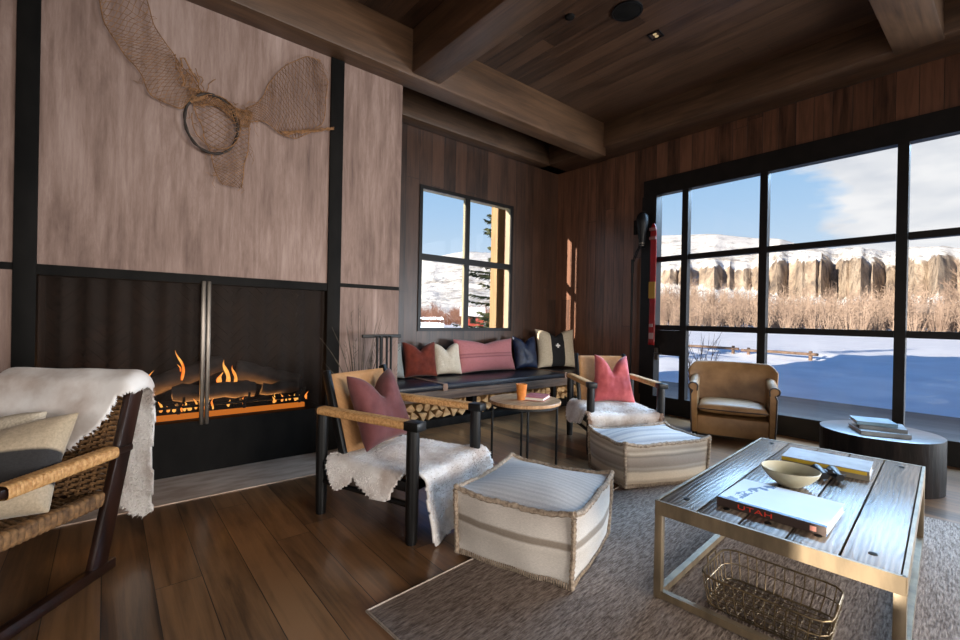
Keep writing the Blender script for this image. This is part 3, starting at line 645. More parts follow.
# fishing net hung on the plaster
nb = empty('fishing_net', (.59, YF-.03, 2.62)); tag(nb, 'old brown fishing net with a dark hoop draped across the plaster wall', 'fishing net')
NP = lambda x, z, y=0: Vector((x-.59, y, z-2.62))
m = MB(); m.tube([NP(.59+.172*math.cos(t*PI/24), 2.62+.218*math.sin(t*PI/24), -.02) for t in range(48)], [.010+.002*math.sin(i*1.7) for i in range(48)], 8, closed=True); m.build('hoop', HOOP, nb)
def cr(P, u):
    n = len(P)-1; x = min(max(u, 0), .9999)*n; i = int(x); f = x-i
    p0, p1, p2, p3 = (P[max(i-1, 0)], P[i], P[i+1], P[min(i+2, n)])
    return tuple(.5*((2*b)+(-a+c)*f+(2*a-5*b+4*c-d)*f*f+(-a+3*b-3*c+d)*f**3) for a, b, c, d in zip(p0, p1, p2, p3))
rr = random.Random(21)
def netting(A, B, nl, nw, seed, r=.0019, bulge=.05, name='netting'):
    m = MB(); sd = seed*3.1
    def pt(u, v):
        a, b = cr(A, u), cr(B, u); x = a[0]+(b[0]-a[0])*v; z = a[1]+(b[1]-a[1])*v
        w = .018*noise.noise(Vector((x*9, z*9, sd))); w2 = .018*noise.noise(Vector((x*9, z*9, sd+5)))
        return NP(x+w, z+w2, -.012-bulge*math.sin(PI*v)*abs(.6+.4*math.sin(u*7+sd))*.6+.006*noise.noise(Vector((x*20, z*20, 1))))
    K = nl
    for s_ in (1, -1):
        for c in range(-nw, nl+nw):
            pts = []
            for k in range(0, nw*2+1):
                v = k/(nw*2); u = (c+s_*v*nw*.5*2*.5+(0 if s_ > 0 else nw*.5))/nl
                if 0 <= u <= 1: pts.append(pt(u, v))
            if len(pts) > 1: m.tube(pts, r, 3, caps=False)
    for v in (0, 1): m.tube([pt(k/40, v) for k in range(41)], r*1.8, 4)
    for k in range(16):
        u = rr.random(); v = rr.choice((0, 0, 1)); p = pt(u, v); pts = [p]
        for q in range(5): pts.append(pts[-1]+Vector((rr.uniform(-.03, .03), rr.uniform(-.006, .004), rr.uniform(-.045, .02))))
        m.tube(pts, r*.8, 3)
    return m.build(name, NET, nb)
netting([(-.07, 3.25), (-.02, 3.08), (.06, 2.97), (.15, 2.86), (.23, 2.72), (.38, 2.68), (.47, 2.74)], [(.15, 3.55), (.22, 3.23), (.30, 3.10), (.37, 3.01), (.46, 2.93), (.52, 2.84), (.56, 2.80)], 34, 10, 1)
netting([(.46, 2.78), (.52, 2.60), (.58, 2.40), (.62, 2.27), (.67, 2.18)], [(.80, 2.80), (.85, 2.62), (.83, 2.45), (.82, 2.32), (.79, 2.19)], 20, 11, 2)
netting([(.44, 2.84), (.55, 2.84), (.68, 2.83), (.78, 2.80), (.86, 2.79)], [(.47, 2.72), (.56, 2.76), (.66, 2.76), (.78, 2.68), (.84, 2.68)], 24, 7, 5, r=.0026)
netting([(.82, 2.80), (.91, 2.90), (1.01, 3.09), (1.11, 3.26), (1.27, 3.38), (1.40, 3.40)], [(.83, 2.70), (.96, 2.74), (1.12, 2.68), (1.26, 2.72), (1.42, 2.90), (1.46, 3.25)], 28, 13, 3)
m = MB()
for k in range(7):
    pts = [NP(1.08, 2.70, -.02)]
    for q in range(8): pts.append(NP(1.08+.055*(q+1), 2.68+.022*(q+1)+rr.uniform(-.018, .018), -.02+rr.uniform(-.01, .01)))
    m.tube(pts, .0035, 4)
for k in range(10):
    x0 = rr.uniform(.38, .56); pts = [NP(x0, 2.84, -.02)]
    for q in range(5): pts.append(pts[-1]+Vector((rr.uniform(-.03, .02), rr.uniform(-.01, .01), rr.uniform(0, .055))))
    m.tube(pts, .003, 4)
for k in range(12):
    th = rr.uniform(0, 6.28); pts = [NP(.62+.16*math.cos(th+q*.25), 2.64+.2*math.sin(th+q*.25), -.03+rr.uniform(-.01, .01)) for q in range(6)]; m.tube(pts, .0035, 4)
m.tube([NP(.40+.0, 2.98, -.02), NP(.385, 3.03, -.03), NP(.41, 3.04, -.03), NP(.45, 2.97, -.02), NP(.50, 2.90, -.02)], .006, 5)
o = m.build('loose_cords', NET, nb); o['kind'] = 'stuff'

# things hanging by the window frame
sk = empty('red_ski', (5.60, 3.165, .90)); tag(sk, 'narrow red ski hung upright on the black frame left of the big window', 'ski')
REDL = simple('red_lacquer', srgb(118, 10, 14), srgb(150, 20, 22), 6, (1, 1, .5), rough=.35, bmp=.05)
m = MB(); 
m.grid(lambda u, v: (.012*math.sin(PI*v)**.5+(.05*max(0, v-.85)**1*4*(v-.85) if v > .85 else 0), (-.042+.084*u)*(1-.75*max(0, (v-.93)/.07)**2), v*1.62), 7, 40); o = m.build('ski_body', REDL, sk); md = o.modifiers.new('s', 'SOLIDIFY'); md.thickness = .014
m = MB(); m.bx(-.022, -.004, -.044, .044, .62, .84); m.build('yellow_band', flat('yellow_mark', srgb(150, 112, 34), .5), sk)
PM = flat('pale_mark', srgb(150, 120, 118), .5)
for b_ in ((-.03, .03, .08, .16), (-.02, .03, .24, .28)): m = MB(); m.bx(-.022, -.004, *b_); m.build('pale_mark', PM, sk)
PS = flat('pale_strap', srgb(134, 84, 82), .6)
for z_ in (1.40, 1.52): m = MB(); m.bx(-.035, .0, -.046, .046, z_, z_+.04, bev=.004); m.build('toe_strap', PS, sk)
sc2 = empty('wall_lamp', (5.64, 3.37, 2.50)); tag(sc2, 'black wall lamp with a chrome capped head left of the big window', 'lamp')
m = MB(); m.bx(.03, .062, -.02, .14, -.08, .12, bev=.004); m.build('wall_plate', STEEL, sc2)
m = MB(); m.tube([(.04, .02, .04), (-.03, -.03, .06), (-.06, -.05, .06)], .014, 8); m.build('arm', DARKMETAL, sc2)
m = MB(); m.lathe([(0, -.26), (.034, -.26), (.046, -.16), (.066, -.05), (.082, .04), (.078, .12), (.05, .17), (0, .175)], 28, c=(-.08, -.06, 0)); m.build('head', DARKMETAL, sc2)
m = MB(); m.lathe([(0, .19), (.03, .185), (.055, .16), (.056, .145), (0, .15)], 28, c=(-.08, -.06, 0)); m.build('chrome_cap', BRUSH, sc2); m = MB(); m.lathe([(0, -.268), (.03, -.268), (.037, -.24), (.040, -.20), (0, -.2)], 24, c=(-.08, -.06, 0)); m.build('chrome_tip', BRUSH, sc2)
sp2 = empty('ski_pole', (5.63, 3.49, .02)); tag(sp2, 'slim black pole leaning on the boarded wall with a looped wrist strap', 'ski pole')
m = MB(); m.tube([(0, 0, 0), (0, 0, 1.0), (.0, .0, 2.02)], [.008, .014, .016], 10); m.build('shaft', DARKMETAL, sp2)
m = MB(); m.tube([(0, 0, 1.86), (0, 0, 2.05)], [.021, .019], 10); m.build('grip', flat('black_rubber', srgb(16, 16, 17), .7), sp2)
m = MB(); m.tube([(0, 0, 2.03), (-.02, -.06, 2.13), (-.04, -.15, 2.27), (-.045, -.17, 2.30), (-.04, -.14, 2.22), (-.01, -.03, 2.02), (0, 0, 2.0)], .006, 6); m.tube([(0, 0, 2.02), (-.03, -.08, 2.16), (-.03, -.14, 2.19), (-.02, -.2, 2.18)], .006, 6); m.build('wrist_strap', DARKMETAL, sp2)
m = MB(); m.lathe([(.012, .115), (.05, .11), (.05, .118), (.012, .125)], 20); m.build('basket', DARKMETAL, sp2)

# ------------------------------------------------------------------ bench and firewood
bn = empty('window_bench', (3.95, 4.5, 0)); tag(bn, 'long built-in timber bench with a black leather pad under the back window', 'bench')
x0, x1 = 2.24-3.95, 5.66-3.95
m = MB(); m.bx(x0, x1, -.43, .36, .30, .41, bev=.006); m.build('seat_board', BENCHW, bn)
m = MB(); m.bx(x0, x1, -.40, .36, .0, .085, bev=.004); m.build('plinth', STEEL, bn)
m = MB(); m.bx(x0, x1, .30, .36, .085, .30); m.bx(-.62, -.56, -.38, .30, .085, .30); m.bx(.80, .86, -.38, .30, .085, .30); m.bx(x1-.06, x1, -.4, .30, .085, .30); m.build('divider', STEEL, bn)
m = MB(); m.bx(x0, x1, -.45, .37, .412, .475, bev=.022); m.build('seat_pad', LEATHER, bn)
for xs in (-1.07, .98):
    m = MB(); m.bx(xs-.03, xs+.03, -.458, .36, .476, .481); m.bx(xs-.03, xs+.03, -.459, -.452, .405, .480); m.build('strap', STRAP, bn)
rr = random.Random(31)
first = None; cnt = 0
proto = []
def wood_proto(k):
    t = MB(); q = random.Random(k+5); kind = k % 3; r = q.uniform(.048, .064)
    if kind == 0: poly = [(r*1.25*math.cos(a), r*1.25*math.sin(a)) for a in (R(95), R(215), R(330))]
    elif kind == 1: poly = [(0, -r*.9)]+[(r*1.5*math.cos(a)*.9, r*1.5*math.sin(a)-r*.9) for a in (R(40), R(65), R(90), R(118), R(142))]
    else: poly = [(r*math.cos(a)*q.uniform(.85, 1.1), r*math.sin(a)*q.uniform(.85, 1.1)) for a in (R(20), R(80), R(150), R(220), R(290))]
    L = .38; n = len(poly)
    rings = []
    for i in range(5):
        y = L*i/4; rings.append([t.b.verts.new((x*(1+.05*q.uniform(-1, 1)), y+(.006*q.uniform(-1, 1)), z*(1+.05*q.uniform(-1, 1)))) for x, z in poly])
    for A, B in zip(rings, rings[1:]):
        for j in range(n): t.b.faces.new((A[j], A[(j+1) % n], B[(j+1) % n], B[j]))
    t.b.faces.new(rings[0]); t.b.faces.new(rings[-1][::-1])
    o = t.build('split_log', SPLIT, smooth=0)
    b_ = o.modifiers.new('b', 'BEVEL'); b_.width = .006; b_.segments = 2
    return o
protos = [wood_proto(k) for k in range(6)]; used_p = set()
def put_log(k, x, z, rot):
    src = protos[k]
    o = src if k not in used_p else src.copy()
    if k in used_p: COL.objects.link(o)
    used_p.add(k); o.location = (x, 4.5-.36+rr.uniform(-.012, .02), z); o.rotation_euler = (0, rot, 0)
    tag(o, 'split firewood log with a pale end stacked under the bench', 'firewood', 'split firewood under the bench')
for row, z in enumerate((.135, .225)):
    x = 2.34+row*.055
    while x < 5.56:
        if not any(abs(x-b) < .075 for b in (3.36, 4.78)): put_log(rr.randrange(6), x, z+rr.uniform(-.006, .006), rr.uniform(-.5, .5)+(PI if (row+int(x*9)) % 2 else 0))
        x += rr.uniform(.098, .112)

# ------------------------------------------------------------------ soft goods
def pillow(name, label, w, h, t, loc, rz, lean, mat, chop=.0, cat='pillow', group=None, seed=1, roll=0, band=None, parent=None, taper=0):
    m = MB(); n = 27; sd = seed*7.7
    def f(sgn):
        def g(u, v):
            a, b = 2*u-1, 2*v-1
            pin = 1-.09*(1-b*b) ; pin2 = 1-.09*(1-a*a)
            x = a*w/2*pin*(1-taper*(b+1)/2); z = h/2+b*h/2*pin2
            th = t/2*max(0, (1-a**4))**.55*max(0, (1-b**4))**.55
            z -= 1.15*chop*math.exp(-(abs(a)/.34)**1.25)*max(0, (b+.25)/1.25)**1.6
            th *= 1-.45*(chop/.12)*math.exp(-(a/.28)**2)*max(0, b)
            th += .012*noise.noise(Vector((a*2.2, b*2.2, sd+sgn)))*(1-a**4)*(1-b**4)
            th += .006*noise.noise(Vector((a*6, b*3, sd+sgn+9)))*(1-a**4)*(1-b**4)
            return (x, sgn*th, z)
        return g
    m.grid(f(-1), n, n); m.grid(f(1), n, n)
    bmesh.ops.remove_doubles(m.b, verts=m.b.verts, dist=.0008)
    o = m.build(name, mat, parent, smooth=80); subsurf(o, 1)
    o.location = loc; o.rotation_mode = 'XYZ'
    o.matrix_basis = Matrix.Translation(loc) @ Matrix.Rotation(rz, 4, 'Z') @ Matrix.Rotation(-lean, 4, 'X') @ Matrix.Rotation(roll, 4, 'Y')
    if parent is None: tag(o, label, cat, group)
    return o
BG = 'pillows along the bench'
pillow('pillow', 'grey linen pillow at the far left end of the bench beside the plaster wall', .44, .44, .16, (2.50, 4.64, .478), 0, R(14), GREYP, .03, group=BG, seed=2)
pillow('pillow', 'rust coloured velvet pillow second from the left on the bench', .44, .45, .18, (2.93, 4.62, .478), R(-10), R(14), RUST, .09, group=BG, seed=3)
pillow('pillow', 'cream linen pillow between the rust pillow and the long pink one', .42, .44, .17, (3.34, 4.64, .478), R(-8), R(16), CREAM, .09, group=BG, seed=4)
PINK = striped('pink_wool', 'Z', [(0, srgb(176, 108, 110)), (.40, srgb(188, 120, 120)), (.43, srgb(146, 88, 92)), (.47, srgb(184, 118, 118)), (.52, srgb(150, 92, 96)), (.55, srgb(190, 122, 122)), (1, srgb(178, 110, 112))], .48)
pillow('lumbar_pillow', 'long dusty pink lumbar pillow under the back window', 1.08, .47, .2, (4.00, 4.64, .478), 0, R(12), PINK, .05, group=BG, seed=5)
pillow('pillow', 'navy blue leather pillow beside the pink lumbar pillow', .42, .50, .16, (4.76, 4.64, .478), R(-8), R(12), NAVY, .09, group=BG, seed=6)
m_, t_, p_ = new_mat('cream_blanket_with_black_band')
tcn = t_.nodes.new('ShaderNodeTexCoord'); sxx = t_.nodes.new('ShaderNodeSeparateXYZ'); t_.links.new(tcn.outputs['Object'], sxx.inputs[0])
bandm = math_(t_, 'LESS_THAN', math_(t_, 'ABSOLUTE', sxx.outputs[0]), .105)
nn = tnoise(t_, coords(t_), 90, 4); cc = ramp(t_, [(.3, srgb(184, 168, 142)), (.7, srgb(214, 200, 176))], nn)
cx_ = math_(t_, 'ABSOLUTE', sxx.outputs[0]); cz_ = math_(t_, 'ABSOLUTE', math_(t_, 'SUBTRACT', sxx.outputs[2], .335))
cross = math_(t_, 'MAXIMUM', math_(t_, 'MULTIPLY', math_(t_, 'LESS_THAN', cx_, .012), math_(t_, 'LESS_THAN', cz_, .034)), math_(t_, 'MULTIPLY', math_(t_, 'LESS_THAN', cx_, .034), math_(t_, 'LESS_THAN', cz_, .012)))
cc = mixc(t_, bandm, cc, srgb(26, 25, 27)); cc = mixc(t_, cross, cc, srgb(235, 232, 226)); t_.links.new(cc, p_.inputs['Base Color']); p_.inputs['Roughness'].default_value = .9; bump(t_, p_, nn, .3, .002)
pillow('blanket_pillow', 'large cream pillow with a black band and small white cross at the bench corner', .66, .62, .18, (5.24, 4.47, .478), R(-24), R(14), m_, .09, group=BG, seed=7)

def inside(poly, x, y):
    c = False; n = len(poly)
    for i in range(n):
        (x1_, y1_), (x2_, y2_) = poly[i], poly[i-1]
        if (y1_ > y) != (y2_ > y) and x < (x2_-x1_)*(y-y1_)/(y2_-y1_)+x1_: c = not c
    return c
def smooth_poly(P, k=6):
    out = []; n = len(P)
    for i in range(n):
        p0, p1, p2, p3 = P[i-1], P[i], P[(i+1) % n], P[(i+2) % n]
        for j in range(k):
            f = j/k; out.append(tuple(.5*((2*b)+(-a+c)*f+(2*a-5*b+4*c-d)*f*f+(-a+3*b-3*c+d)*f**3) for a, b, c, d in zip(p0, p1, p2, p3)))
    return out
def hide(name, label, poly, mapf, step, loc, rz, skin, fur, nstr, length, seed, cat='sheepskin', thick=.012, width=.0035, curl=.6, fringe=None):
    """a sheepskin: cut from a flat sheet along poly, laid over its support by mapf, with a coat of short fibres"""
    rr = random.Random(seed); P = smooth_poly(poly); xs = [p[0] for p in P]; ys = [p[1] for p in P]
    nx = int((max(xs)-min(xs))/step)+2; ny = int((max(ys)-min(ys))/step)+2; X0, Y0 = min(xs), min(ys)
    m = MB(); V = {}
    def vert(i, j):
        if (i, j) not in V: V[(i, j)] = m.b.verts.new(mapf(X0+i*step, Y0+j*step))
        return V[(i, j)]
    for i in range(nx):
        for j in range(ny):
            cx, cy = X0+(i+.5)*step, Y0+(j+.5)*step
            if inside(P, cx+.012*noise.noise(Vector((cx*40, cy*40, seed))), cy+.012*noise.noise(Vector((cx*40, cy*40, seed+4)))): m.b.faces.new((vert(i, j), vert(i+1, j), vert(i+1, j+1), vert(i, j+1)))
    m.b.normal_update(); m.b.faces.ensure_lookup_table()
    fs = []
    for f_ in m.b.faces:
        c = f_.calc_center_median(); fs.append((c, f_.normal.copy(), [v.co.copy() for v in f_.verts], any(len(e.link_faces) == 1 for e in f_.edges)))
    root = empty(name, loc, rz); tag(root, label, cat)
    o = m.build('hide', skin, root, smooth=80, normals=False); sm = o.modifiers.new('s', 'SOLIDIFY'); sm.thickness = thick; sm.offset = -1; 
    mb = MB()
    for k in range(nstr):
        c, nrm, vs, edge = rr.choice(fs)
        a, b = rr.random(), rr.random(); p = vs[0].lerp(vs[1], a).lerp(vs[3].lerp(vs[2], a), b)
        L = length*rr.uniform(.6, 1.3)*(1.35 if edge else 1)
        d = (nrm*rr.uniform(.5, 1)+Vector((rr.uniform(-1, 1), rr.uniform(-1, 1), rr.uniform(-1, .5)))*curl).normalized()
        s_ = d.orthogonal().normalized(); s_.rotate(Matrix.Rotation(rr.uniform(0, 6.28), 3, d)); s_ = s_*width
        q = p+d*L+Vector((0, 0, -L*.25)); mb.b.faces.new([mb.b.verts.new(z_) for z_ in (p-s_, p+s_, q)])
    of = mb.build('fleece', fur, root, smooth=0, normals=False); of['kind'] = 'stuff'
    if fringe:
        mf = MB(); ef = [f_ for f_ in fs if f_[3] and f_[0].x > .3]
        for k in range(2600):
            c, nrm, vs, edge = rr.choice(ef); p = vs[0].lerp(vs[2], rr.random())+nrm*.004
            q = p+Vector((rr.uniform(.0, .03), rr.uniform(-.02, .02), rr.uniform(-.045, -.012))); w = Vector((rr.uniform(-1, 1), rr.uniform(-1, 1), 0)).normalized()*.0035
            mf.b.faces.new([mf.b.verts.new(z_) for z_ in (p-w, p+w, q)])
        of = mf.build('fringe', fringe, root, smooth=0, normals=False); of['kind'] = 'stuff'; of['label'] = 'tan fringe'
    return root
def bend(d, r):
    if d <= 0: return d, 0
    if d < r*PI/2: return r*math.sin(d/r), r*(1-math.cos(d/r))
    return r, r+d-r*PI/2

# ------------------------------------------------------------------ safari chairs
def cord_bar(p, q, w, h, wraps, amp=.0022):
    """bar wrapped in cord: rounded section with a ridge per turn"""
    P, Q = Vector(p), Vector(q); d = (Q-P).normalized(); sd = Vector((0, 0, 1)).cross(d).normalized(); u_ = d.cross(sd)
    m = MB(); nl = wraps*4+1; ns = 18
    def f(u, v):
        th = 2*PI*u; c, s_ = math.cos(th), math.sin(th); e = .55
        k = amp*abs(math.sin(PI*v*wraps))
        x = (w/2+k)*math.copysign(abs(c)**e, c); z = (h/2+k)*math.copysign(abs(s_)**e, s_)
        return P.lerp(Q, v)+sd*x+u_*z
    m.grid(f, ns, nl, wrapu=True); return m
def safari(name, label, loc, rz):
    t = empty(name, loc, rz); tag(t, label, 'armchair', 'black framed safari chairs')
    lx, ly, H = .35, .324, .61
    for sx_ in (-1, 1):
        for sy in (-1, 1):
            m = MB(); m.tube([(sx_*lx, sy*ly, 0), (sx_*lx, sy*ly, .12), (sx_*lx, sy*ly, .45), (sx_*lx, sy*ly, H)], [.029, .034, .036, .034], 14); m.build('leg', BLACKW, t)
    for sy in (-1, 1):
        m = MB(); m.bx(-.355, .32, sy*ly-.028, sy*ly+.028, H-.001, H+.031); m.bx(.312, .408, sy*ly-.040, sy*ly+.040, H-.008, H+.040, bev=.006); m.bx(-.372, -.353, sy*ly-.040, sy*ly+.040, H-.008, H+.040, bev=.004); a = m.build('armrest', BLACKW, t)
        cord_bar((-.355, sy*ly, H+.016), (.315, sy*ly, H+.016),   .080, .046, 84, .0012).build('cord_wrap', CORDW, a)
        m = MB(); m.tube([(-.35, sy*ly, .20), (.35, sy*ly, .20)], .016, 10); m.build('stretcher', BLACKW, t)
        m = MB(); m.bx(-.34, .34, sy*ly-.018, sy*ly+.018, .27, .325, bev=.008); m.build('seat_rail', BLACKW, t)
        m = MB(); pb = Matrix.Translation((-.22, sy*.255, .30)) @ Matrix.Rotation(-math.atan2(.18, .54), 4, 'Y'); m.box((0, 0, .285), (.05, .034, .60), pb, bev=.008); m.build('back_post', BLACKW, t)
    m = MB(); m.bx(.30, .345, -.31, .31, .26, .315, bev=.008); m.bx(-.345, -.30, -.31, .31, .26, .315, bev=.008); m.build('cross_rail', BLACKW, t)
    m = MB(); m.grid(lambda u, v: (-.33+.66*u, -.30+.60*v, .318-.035*math.sin(PI*u)*math.sin(PI*v)), 12, 12); o = m.build('seat_sling', CANE, t); o.modifiers.new('s', 'SOLIDIFY').thickness = .012
    m = MB(); nrm = Vector((.54, 0, .18)).normalized()
    for k in (0,):
        m.grid(lambda u, v: Vector((-.22-.18*(v*.40+.60)/.54*.54-.012*math.sin(PI*u), -.245+.49*u, .30+.54*(.06+.92*v)))+Vector((.18-.18*(.06+.92*v)-.18*(1-(v*.40+.60)), 0, 0)), 12, 20)
    o = m.build('back_panel', CANE, t); o.modifiers.new('s', 'SOLIDIFY').thickness = .014
    return t
CA, AA = (1.448, 2.501), R(-69.9)
CB, AB = (3.837, 2.57), R(-126.07)
safari('safari_chair', 'black framed safari chair nearest the fireplace, with a mauve pillow', (*CA, 0), AA)
safari('safari_chair', 'black framed safari chair beyond the round side table, with a coral pillow', (*CB, 0), AB)
def loc2(c, a, x, y, z): return (c[0]+math.cos(a)*x-math.sin(a)*y, c[1]+math.sin(a)*x+math.cos(a)*y, z)
SEATZ = .355
def seatmap(xf, ys, zt, flare=.12, r=.05, side=.12):
    def f(a, b):
        x, dx = bend(a-xf, r)
        k = min(1, max(0, (a-.27)/.12)); yse = ys+.30*k*k*(3-2*k)
        y, dy = bend(abs(b)-yse, r)
        yy = math.copysign(yse+y, b) if abs(b) > yse else b
        wob = .012*noise.noise(Vector((a*6, b*6, 2)))
        fold = .018*math.sin(b*17+1)*min(1, dx*5)
        return Vector((xf+x+dx*flare+wob*(dx > .02)*1.4+fold, yy+math.copysign(dy*side+(wob if dy > .02 else 0), b), max(.018, zt-dx-dy+wob*.7+.010*math.cos(a*9)*math.cos(b*6))))
    return f
# chair A: hide hangs low at the front, over the near (sitter's right) side too
hide('sheepskin', 'cream sheepskin over the seat of the chair nearest the fireplace, hanging to the floor',
     [(-.30, -.26), (-.27, -.42), (-.19, -.50), (-.12, -.46), (-.06, -.41), (.02, -.45), (.12, -.49), (.20, -.48), (.26, -.38), (.33, -.30), (.55, -.30), (.72, -.30), (.75, -.24), (.74, -.10), (.71, .05), (.68, .18), (.61, .30), (.53, .39), (.43, .40), (.33, .36), (.22, .33), (.05, .335), (-.1, .30), (-.28, .25), (-.31, 0)],
     seatmap(.355, .295, .362, .22), .014, (*CA, 0), AA, HIDE, FLEECE, 15000, .0065, 1, width=.0028)
hide('sheepskin', 'cream sheepskin with a tan fringe on the seat of the chair with the coral pillow',
     [(-.31, -.26), (-.31, -.42), (-.2, -.50), (-.05, -.50), (.08, -.47), (.2, -.46), (.27, -.34), (.35, -.36), (.52, -.36), (.60, -.30), (.57, -.1), (.53, .1), (.50, .25), (.42, .31), (.25, .31), (.1, .30), (-.28, .25), (-.31, 0)],
     seatmap(.355, .295, .385, .2, side=.3), .014, (*CB, 0), AB, HIDE, FLEECE, 9000, .008, 2, fringe=FLEECET)
pillow('pillow', 'mauve velvet pillow with a chopped top on the chair nearest the fireplace', .46, .50, .17, loc2(CA, AA, -.10, .02, .385), AA+PI/2, R(22), MAUVE, .15, seed=11, roll=R(-3), taper=.10)
pillow('pillow', 'coral pink velvet pillow with two points on the chair beyond the side table', .46, .52, .17, loc2(CB, AB, -.10, .055, .375), AB+PI/2, R(20), CORAL, .17, seed=12, roll=R(2), taper=.24)

# ------------------------------------------------------------------ woven lounge chair at the left
CL_, AL = (-.455, 2.61), R(-129)
wc = empty('woven_lounge_chair', (*CL_, 0), AL); tag(wc, 'dark wood lounge chair with woven seagrass back at the left edge', 'armchair')
ly = .31
for sy in (-1, 1):
    m = MB(); pm = Matrix.Translation((-.30, sy*ly, 0)) @ Matrix.Rotation(-math.atan2(.205, .76), 4, 'Y'); m.box((0, 0, .445), (.085, .036, .89), pm, bev=.008); m.build('back_post', CHESTNUT, wc)
    m = MB(); pm = Matrix.Translation((.32, sy*ly, 0)) @ Matrix.Rotation(math.atan2(.10, .56), 4, 'Y'); m.box((0, 0, .275), (.07, .036, .55), pm, bev=.008); m.build('front_leg', CHESTNUT, wc)
    m = MB(); m.bx(-.40, .44, sy*ly-.022, sy*ly+.022, 0, .05, bev=.008); m.build('runner', CHESTNUT, wc)
    m = MB(); m.box((-.02, sy*(ly+.005), .545), (.92, .055, .034), None, bev=.008); a = m.build('armrest', CHESTNUT, wc)
    cord_bar((-.38, sy*(ly+.005), .545), (.12, sy*(ly+.005), .545), .072, .052, 34).build('cord_wrap', CORDW, a)
    cord_bar((-.36, sy*(ly-.028), .335), (.33, sy*(ly-.028), .365), .05, .06, 26, .006).build('seat_rail', SEAGRASS, wc)
m = MB(); m.bx(-.42, -.38, -.3, .3, .30, .34, bev=.006); m.bx(-.55, -.50, -.3, .3, .82, .86, bev=.006); m.build('cross_rail', CHESTNUT, wc)
m = MB(); ns = 9
for k in range(42):
    v = k/41; z = .34+.485*v; xb = -.30-.27*z+.034
    m.tube([(xb+.010*(1 if (i+k) % 2 else -1)*(0 if i in (0, ns*2) else 1)-.03*math.sin(PI*i/(ns*2)), -.292+.584*i/(ns*2), z) for i in range(ns*2+1)], .0068, 6)
for i in range(ns*2+1):
    if i % 2 == 0: m.tube([(-.30-.27*z+.034-.03*math.sin(PI*i/(ns*2)), -.292+.584*i/(ns*2), z) for z in (.34, .48, .65, .825)], .006, 6)
m.build('woven_back', SEAGRASS, wc)
m = MB()
for k in range(44):
    x = -.36+.70*k/43
    m.tube([(x, -.285+.57*i/20, .352+.03*(x+.36)-.03*math.sin(PI*i/20)+.006*(1 if (i+k) % 2 else -1)) for i in range(21)], .008, 6)
m.build('woven_seat', SEAGRASS, wc)
# sheepskin over its back: b across, a down the front (a<0) and the back (a>0)
def backmap(a, b):
    top = .89; s_ = .05
    z = top-abs(a); zz_ = min(z, top-.012) if abs(a) > s_ else top-(a*a)/(2*s_)*.5-.0
    base = -.30-.27*min(top, z)
    wob = .012*noise.noise(Vector((a*6, b*6, 3)))
    if abs(a) <= s_: x = -.30-.27*top-.055*(a/s_)*.9; z = top+.030*(1-(a/s_)**2)-.02
    else: x = (base+.062+.04*math.sin(PI*min(1, abs(a)/.5))*.3 if a < 0 else -.30-.27*top-.05-.03*min(1, a*3)+.02*math.sin(b*9)); z = top-abs(a)+.03
    bb, db = bend(abs(b)-.30, .045); 
    y = math.copysign(.30+bb, b) if abs(b) > .30 else b
    return Vector((x+wob, y, max(.02, z-db+wob*.6)))
hide('sheepskin', 'cream sheepskin thrown over the back of the woven lounge chair',
     [(-.20, -.40), (-.28, -.26), (-.29, -.1), (-.36, .02), (-.37, .10), (-.31, .18), (-.25, .25), (-.14, .29), (-.09, .34), (-.05, .385), (.06, .40), (.2, .36), (.42, .34), (.74, .33), (.73, .20), (.50, .02), (.36, -.2), (.2, -.36), (0, -.42)],
     backmap, .014, (*CL_, 0), AL, HIDE, FLEECE, 22000, .011, 3, width=.003)
STRP = striped('cream_blanket_with_charcoal_stripe', 'Z', [(0, srgb(196, 178, 152)), (.22, srgb(206, 188, 162)), (.245, srgb(52, 50, 50)), (.50, srgb(62, 60, 60)), (.525, srgb(204, 184, 156)), (1, srgb(196, 174, 144))], .52)
pillow('pillow', 'cream pillow with a broad charcoal stripe on the woven lounge chair', .54, .46, .16, loc2(CL_, AL, .03, .10, .365), AL+PI/2+R(6), R(40), STRP, .02, seed=21, roll=R(-12), group='pillows on the woven lounge chair')
pillow('pillow', 'plain cream pillow behind the striped one on the woven lounge chair', .46, .42, .16, loc2(CL_, AL, -.17, -.19, .38), AL+PI/2, R(24), CREAM, .05, seed=22, roll=R(4), group='pillows on the woven lounge chair')

# ------------------------------------------------------------------ fire tools and dried grass
ft = empty('fire_tool_set', (1.90, 3.66, 0)); tag(ft, 'black fire tool stand with a crossbar against the plaster wall', 'fire tools')
m = MB(); m.lathe([(0, 0), (.14, 0), (.14, .015), (.03, .03), (0, .03)], 28); m.build('base', DARKMETAL, ft)
m = MB(); m.tube([(0, 0, .02), (0, 0, 1.04)], .011, 10); m.build('pole', DARKMETAL, ft)
m = MB(); m.bx(-.19, .19, -.014, .014, 1.015, 1.045, bev=.004); m.build('crossbar', DARKMETAL, ft)
for x, nm in ((-.06, 'poker'), (-.025, 'brush'), (.035, 'shovel'), (.075, 'tongs')):
    m = MB(); m.tube([(x, -.03, 1.03), (x, -.035, .7), (x, -.03, .34)], [.013, .010, .008], 8)
    if nm == 'shovel': m.box((x, -.03, .27), (.09, .014, .15), None, bev=.006)
    if nm == 'brush': m.lathe([(0, .18), (.035, .18), (.028, .32), (.01, .36), (0, .36)], 16, c=(x, -.03, 0))
    if nm == 'poker': m.tube([(x, -.03, .34), (x, -.03, .26), (x-.03, -.03, .29)], .007, 6)
    if nm == 'tongs': m.tube([(x+.012, -.03, .6), (x+.03, -.03, .35), (x+.012, -.03, .22)], .007, 6)
    m.build(nm, DARKMETAL, ft)
